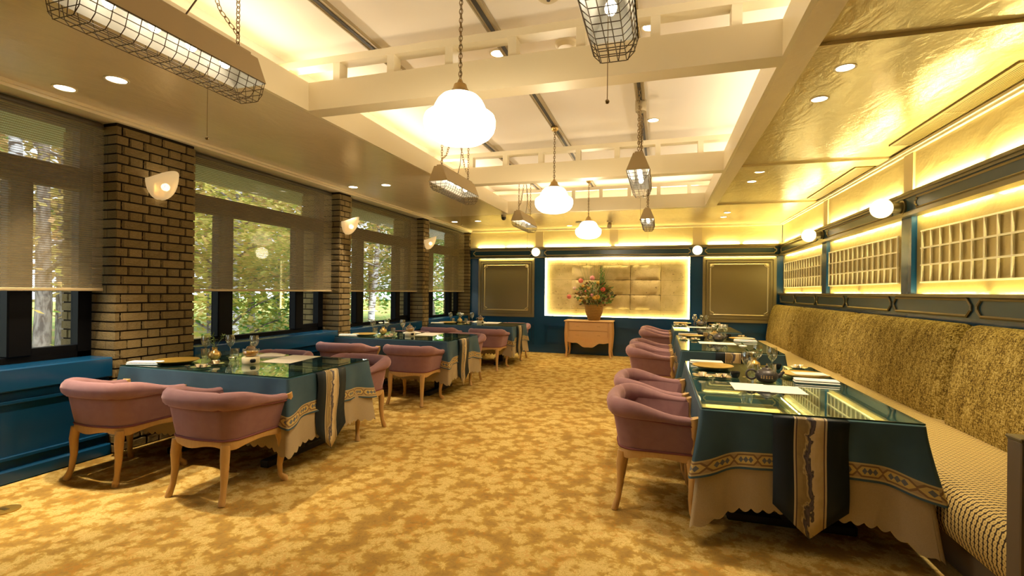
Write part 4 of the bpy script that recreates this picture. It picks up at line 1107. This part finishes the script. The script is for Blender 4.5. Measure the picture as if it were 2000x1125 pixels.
# ------------------------------------------------------------------ banquette
BY0, BY1 = 2.42, 10.70
bq = thing('banquette', 'long upholstered banquette bench along the right wall with tweed back', 'bench', (0, 0, 0))
b = MB(); prof = [(1.40, .20), (1.345, .22), (1.325, .28), (1.325, .36), (1.34, .415), (1.375, .445), (1.43, .455), (1.6, .455), (1.8, .452), (2.0, .45), (2.16, .44), (2.16, .2)]
sl = [0]
for p, q in zip(prof, prof[1:]): sl.append(sl[-1] + sqrt((p[0] - q[0]) ** 2 + (p[1] - q[1]) ** 2))
b.grid(lambda i, j: ((prof[j][0], BY0 + (BY1 - BY0) * i / 12, prof[j][1]), (BY0 + (BY1 - BY0) * i / 12 + .001, sl[j] + .001)), 13, len(prof))
b.build('seat', M['seat'], bq, True, 60)
MB().box(1.44, 2.26, BY0, BY1, 0, .20).build('plinth', M['taupe'], bq)
for y0, y1 in ((2.42, 4.40), (4.40, 6.55), (6.55, 8.78), (8.78, 10.70)):
    nv = 13; nu = 25; b = MB()
    pr = [(1.985, .43), (1.985, .52), (2.005, .65), (2.03, .80), (2.06, .95), (2.09, 1.06), (2.115, 1.125), (2.145, 1.16), (2.18, 1.172), (2.215, 1.165), (2.23, 1.13), (2.235, .9), (2.235, .43)]
    def fn(i, j):
        u = i / (nu - 1); y = y0 + (y1 - y0) * u; d = min(u, 1 - u) * (y1 - y0)
        e = .075 * (1 - sqrt(max(0, 1 - (1 - min(1, d / .085)) ** 2)))
        x, z = pr[j]
        bul = .018 * sin(pi * min(1, j / 8)) if j < 9 else 0
        y = y0 + .006 + (y1 - y0 - .012) * u
        return ((x + e - bul if j < 10 else x, y, z - e * (.8 if 5 < j < 11 else 0)), (0, 0))
    rows_ = b.grid(fn, nu, nv)
    b.face(*[rows_[j][0] for j in range(nv)]); b.face(*[rows_[j][-1] for j in range(nv)])
    b.build('back_cushion', M['tweed'], bq, True, 60)
t = thing('end_panel', 'flat taupe end panel closing the near end of the banquette', 'panel', (0, 0, 0))
MB().cbox(1.310, 2.26, 2.33, 2.41, 0, .825, .004).build('body', M['taupe'], t); MB().cbox(1.305, 2.26, 2.325, 2.415, .825, .84, .004).build('cap', M['mould'], t)

# ------------------------------------------------------------------ commode with flowers
cm = thing('commode', 'orange wood commode with scalloped apron against the blue back wall', 'cabinet', (-1.45, 10.47, 0))
MB().cbox(-.51, .51, -.235, .24, .745, .77, .006).build('top', M['pine'], cm)
MB().box(-.455, .455, -.195, .225, .34, .745).build('body', M['pine'], cm)
ap = [(-.46, .42), (.46, .42), (.46, .30)] + [(x / 100, .315 - .115 * (math.exp(-((x / 100) / .20) ** 2)) + .012 * cos(x / 100 * 28) - .012 * max(0, abs(x) - 38) / 8) for x in range(44, -45, -4)] + [(-.46, .30)]
MB().prism(ap, lambda a, b_, d: (a, d, b_), -.212, -.195).build('apron', M['pine'], cm)
for z0, z1 in ((.56, .735), (.37, .552)):
    d = MB().cbox(-.405, .405, -.210, -.195, z0, z1, .004).build('drawer', M['pine'], cm)
    for s in (-1, 1): MB().cbox(s * .22 - .03, s * .22 + .03, -.216, -.209, (z0 + z1) / 2 - .008, (z0 + z1) / 2 + .008, .003).build('pull', M['wood'], d)
for sx in (-1, 1):
    for sy in (-.19, .20):
        MB().tube([(sx * .455, sy, .745), (sx * .468, sy - .004, .5), (sx * .462, sy, .33), (sx * .448, sy + .004, .12), (sx * .462, sy - .006, .03), (sx * .472, sy - .010, 0)], [.038, .038, .036, .024, .022, .026], 8, rot=pi / 8).build('leg', M['pine'], cm, True, 50)
a = Mat('wicker', rough=.7, spec=.2); x, y, z = a.xyz()
ban = (z * 190).sin() * .5 + .5; a.base(a.mix(ban * .6 + a.noise(30, 3) * .4, (.16, .075, .014), (.40, .23, .05))); a.bump(ban, .8, .006); M['wicker'] = a.m
fl = thing('flower_arrangement', 'tall mixed flower arrangement in a woven basket on the commode', 'flowers', (-1.36, 10.50, .77))
MB().lathe([(0, 0), (.115, 0), (.125, .01), (.155, .09), (.185, .19), (.20, .29), (.207, .325), (.198, .33), (.185, .29), (.15, .2), (0, .2)], 32).build('basket', M['wicker'], fl, True, 60)
MB().tube([(.203 * cos(2 * pi * k / 28), .203 * sin(2 * pi * k / 28), .328) for k in range(28)], .010, 6, True).build('rim', M['wicker'], fl, True)
MB().lathe([(0, .305), (.188, .300)], 24).build('soil', M['dark'], fl)
r = random.Random(5)
FG = [Mat('foliage_dark', (.05, .055, .012), .6).m, Mat('foliage_olive', (.17, .15, .02), .6).m, Mat('foliage_green', (.12, .22, .03), .6).m, Mat('foliage_rust', (.22, .10, .02), .6).m]
for g_ in range(4):
    b = MB()
    for k in range(150):
        an = r.uniform(0, 2 * pi); ph = r.uniform(.02, 1); R = r.uniform(.12, .40)
        p = Vector((R * cos(an) * (.55 + .5 * sin(ph * pi)), R * sin(an) * .55, .30 + ph * .52 * (1 - .25 * R)))
        if R > .3: p.z = min(p.z, .70)
        d = Vector((cos(an) * .8, sin(an) * .5, r.uniform(-.5, 1.1))).normalized(); s = d.cross(Vector((r.uniform(-1, 1), r.uniform(-1, 1), .3))).normalized(); L = r.uniform(.05, .11); wd = r.uniform(.012, .026)
        b.face(b.vert(p), b.vert(p + d * L * .5 + s * wd), b.vert(p + d * L), b.vert(p + d * L * .5 - s * wd))
    o = b.build('leaves', FG[g_], fl); o['kind'] = 'stuff'
for k in range(9):
    a_ = -1.1 + .28 * k; x1 = .42 * sin(a_)
    MB().tube([(.03 * sin(a_), 0, .3), (x1 * .5, -.02, .8), (x1, -.03, 1.38 + .12 * cos(a_ * 2))], [.003, .0025, .001], 4).build('grass_stem', FG[2], fl)
for xg, hg in ((.16, 1.24), (.20, 1.18), (.13, 1.20)):
    b = MB().tube([(xg * .4, 0, .32), (xg, -.02, hg - .35)], .004, 5)
    for k in range(14): b.sphere((xg + r.uniform(-.015, .015), -.02 + r.uniform(-.02, .02), hg - .35 + k * .022), .016 - k * .0007, 6, 4, 1.3)
    b.build('spike_flower', FG[2], fl, True)
b = MB()
for k in range(16):
    a_ = .2 + k * .09; tip = Vector((.10 + .34 * sin(a_), -.04, .50 + .5 * cos(a_ * .8))); base = Vector((.1, -.02, .45)); sd_ = Vector((.008, 0, .004))
    b.face(b.vert(base), b.vert((base + tip) / 2 + sd_), b.vert(tip), b.vert((base + tip) / 2 - sd_))
b.build('fan_leaf', FG[2], fl)
BC = [((.75, .10, .08), 'red'), ((.75, .30, .30), 'pink'), ((.70, .40, .05), 'amber'), ((.75, .18, .12), 'coral'), ((.72, .52, .40), 'peach')]
BMAT = [Mat('petal_' + n_, c_, .6).m for c_, n_ in BC]
for x, z, rr, mi in ((-.52, .50, .052, 3), (-.27, .84, .055, 3), (-.02, .90, .055, 1), (.20, .66, .052, 0), (-.40, .68, .045, 4), (-.25, .60, .04, 4), (-.03, .54, .035, 1), (.09, .50, .055, 2), (.03, .48, .045, 2), (-.14, .48, .036, 2), (-.22, .73, .035, 2), (-.10, .68, .035, 2), (-.28, .42, .035, 2), (.10, .80, .035, 2), (-.16, .62, .03, 3)):
    b = MB(); c = Vector((x, -.17 + .1 * abs(x), z))
    for ring, nn, rad, zz in ((0, 8, 1.0, 0), (1, 6, .65, -.25), (2, 4, .32, -.4)):
        for q in range(nn):
            an = 2 * pi * q / nn + ring * .4; u_ = Vector((cos(an), 0, sin(an)))
            b.sphere(c + u_ * rr * rad * .62 + Vector((0, zz * rr, 0)), rr * .42, 7, 5, .8)
    b.build('blossom', BMAT[mi], fl, True)

# ------------------------------------------------------------------ outdoors
a = Mat('forest_floor', rough=1, spec=.05); a.base(a.ramp(a.noise(.8, 5, .4), [(.35, (.16, .20, .05)), (.5, (.22, .28, .07)), (.62, (.34, .26, .10))])); M['ground'] = a.m
g = MB().box(-70, -4.9, -30, 80, -.6, -.5).build('ground', M['ground']); g['kind'] = 'structure'
a = Mat('bark', rough=.95, spec=.1); a.base(a.ramp(a.noise(6, 4, .5, vec=a.mapped((2, 2, .7))), [(.4, (.10, .08, .07)), (.6, (.24, .21, .19))])); M['bark'] = a.m
a = Mat('birch_bark', rough=.9, spec=.1); a.base(a.ramp(a.noise(7, 4, .3, vec=a.mapped((.7, .7, 3))), [(.42, (.07, .06, .06)), (.5, (.42, .42, .44)), (.7, (.55, .55, .58))])); M['birch'] = a.m
def leafmat(name, stops):
    a = Mat(name, rough=.7, spec=.2)
    gi = a.node('ShaderNodeNewGeometry'); oi = S(a.nt, gi.outputs['Random Per Island'])
    c = a.ramp(oi * .7 + a.noise(.9, 2) * .3, stops); a.base(c)
    tl = a.node('ShaderNodeBsdfTranslucent'); a.link(c, tl.inputs[0]); mx = a.node('ShaderNodeMixShader'); mx.inputs[0].default_value = .45
    a.link(a.b.outputs[0], mx.inputs[1]); a.link(tl.outputs[0], mx.inputs[2]); a.link(mx.outputs[0], a.nt.nodes['Material Output'].inputs[0]); return a.m
LFM = [leafmat('leaves_lime', [(.2, (.30, .36, .06)), (.45, (.56, .54, .12)), (.7, (.68, .58, .18)), (.88, (.70, .44, .16))]),
       leafmat('leaves_autumn', [(.2, (.38, .34, .12)), (.5, (.62, .48, .19)), (.8, (.62, .40, .19)), (.95, (.50, .24, .14))]),
       leafmat('leaves_green', [(.2, (.06, .20, .05)), (.5, (.16, .36, .08)), (.8, (.36, .48, .12))])]
def tree(x, y, h, cr, kind, bark, seed, label, nleaf=2600, low=.25, lean=0, ls=1.0):
    r = random.Random(seed); t = thing('tree', label, 'tree', (x, y, -.5), r.uniform(0, 6), 'trees outside the windows')
    tr = .05 + h * .011; top = Vector((lean * h, 0, h))
    pts = [Vector((lean * h * k / 6 + r.uniform(-.06, .06) * (k > 0), r.uniform(-.06, .06) * (k > 0), h * k / 6)) for k in range(7)]
    MB().tube(pts, [tr * (1 - .13 * k) for k in range(7)], 8).build('trunk', bark, t, True, 60)
    ends = []; b = MB()
    for k in range(12):
        f = low + (1 - low) * (k + .5) / 12; o = pts[min(6, int(f * 6))]; o = Vector((o.x, o.y, f * h)); an = k * 2.4 + r.uniform(-.4, .4); L = cr * r.uniform(.6, 1.05) * (1.1 - .5 * f)
        e = o + Vector((L * cos(an), L * sin(an), L * r.uniform(.05, .55))); mdl = (o + e) / 2 + Vector((r.uniform(-.15, .15), r.uniform(-.15, .15), r.uniform(0, .2)))
        b.tube([o, mdl, e], [tr * .32, tr * .2, tr * .07], 5); ends += [e, mdl, (mdl + e) / 2]
    b.build('branches', bark, t, True, 60)
    b = MB()
    for k in range(nleaf):
        c = ends[r.randrange(len(ends))]; s = cr * .30
        p = c + Vector((r.gauss(0, s), r.gauss(0, s), r.gauss(0, s * .55)))
        d = Vector((r.uniform(-1, 1), r.uniform(-1, 1), r.uniform(-.6, .4))).normalized(); sd_ = d.cross(Vector((r.uniform(-.5, .5), r.uniform(-.5, .5), 1))).normalized(); L = r.uniform(.07, .14) * ls; w_ = L * .42
        b.face(b.vert(p), b.vert(p + d * L * .5 + sd_ * w_), b.vert(p + d * L), b.vert(p + d * L * .5 - sd_ * w_))
    b.build('foliage', LFM[kind], t)
TL = [(-9.8, 5.0, 8, 1.6, 1, 'birch', 1, 'pale birch trunk with autumn leaves outside the leftmost window', 1500, .5, .02, .9),
      (-11.5, 6.4, 9, 2.4, 1, 'bark', 2, 'dark leaning tree with rusty leaves outside the leftmost window', 2600, .2, -.05, 1.3),
      (-8.2, 7.6, 3.3, 1.7, 0, 'bark', 3, 'low lime green maple right outside the second window', 5200, .15, 0, 1.1),
      (-10.8, 10.2, 8, 2.6, 0, 'birch', 4, 'tall yellow green tree behind the maple outside the second window', 5200, .2, .03, 1.4),
      (-13.5, 12.0, 10, 3.2, 1, 'bark', 5, 'tall amber tree farther back outside the second window', 5200, .15, 0, 1.7),
      (-8.0, 9.2, 2.6, 1.3, 2, 'bark', 6, 'small bright green shrub at the second window lower left', 3200, .1, 0, 1.0),
      (-9.5, 14.6, 7, 2.4, 1, 'birch', 7, 'leaning white birch outside the third window', 2600, .3, .22, 1.3),
      (-8.6, 17.5, 5, 2.2, 2, 'bark', 8, 'green leafy tree outside the farthest window', 4200, .1, 0, 1.5),
      (-13, 20, 9, 3.4, 0, 'bark', 9, 'broad yellow green tree far beyond the third window', 5200, .12, 0, 2.0),
      (-17, 10, 11, 4.2, 1, 'bark', 10, 'large brown autumn tree in the far woodland', 3600, .1, 0, 2.6),
      (-17, 17, 11, 4.2, 0, 'bark', 11, 'large lime tree in the far woodland', 6000, .1, 0, 2.6),
      (-15, 26, 10, 4.2, 2, 'bark', 12, 'large green tree at the far right of the woodland', 6000, .1, 0, 2.6),
      (-17, 4.5, 10, 3.6, 2, 'bark', 13, 'green tree at the left edge of the woodland', 3000, .1, 0, 2.4),
      (-22, 14, 12, 5.0, 1, 'bark', 14, 'rearmost amber tree of the woodland', 6000, .08, 0, 3.2),
      (-22, 24, 12, 5.0, 1, 'bark', 15, 'rearmost rusty tree of the woodland beyond the birch', 6000, .08, 0, 3.2),
      (-10, 24, 8, 3.2, 0, 'bark', 16, 'yellow tree far beyond the last window', 4500, .1, 0, 2.0)]
for (x, y, h, cr, k, bk, sd_, lb, nl, lo, le, ls) in TL: tree(x, y, h, cr, k, M[bk], sd_, lb, nl, lo, le, ls)
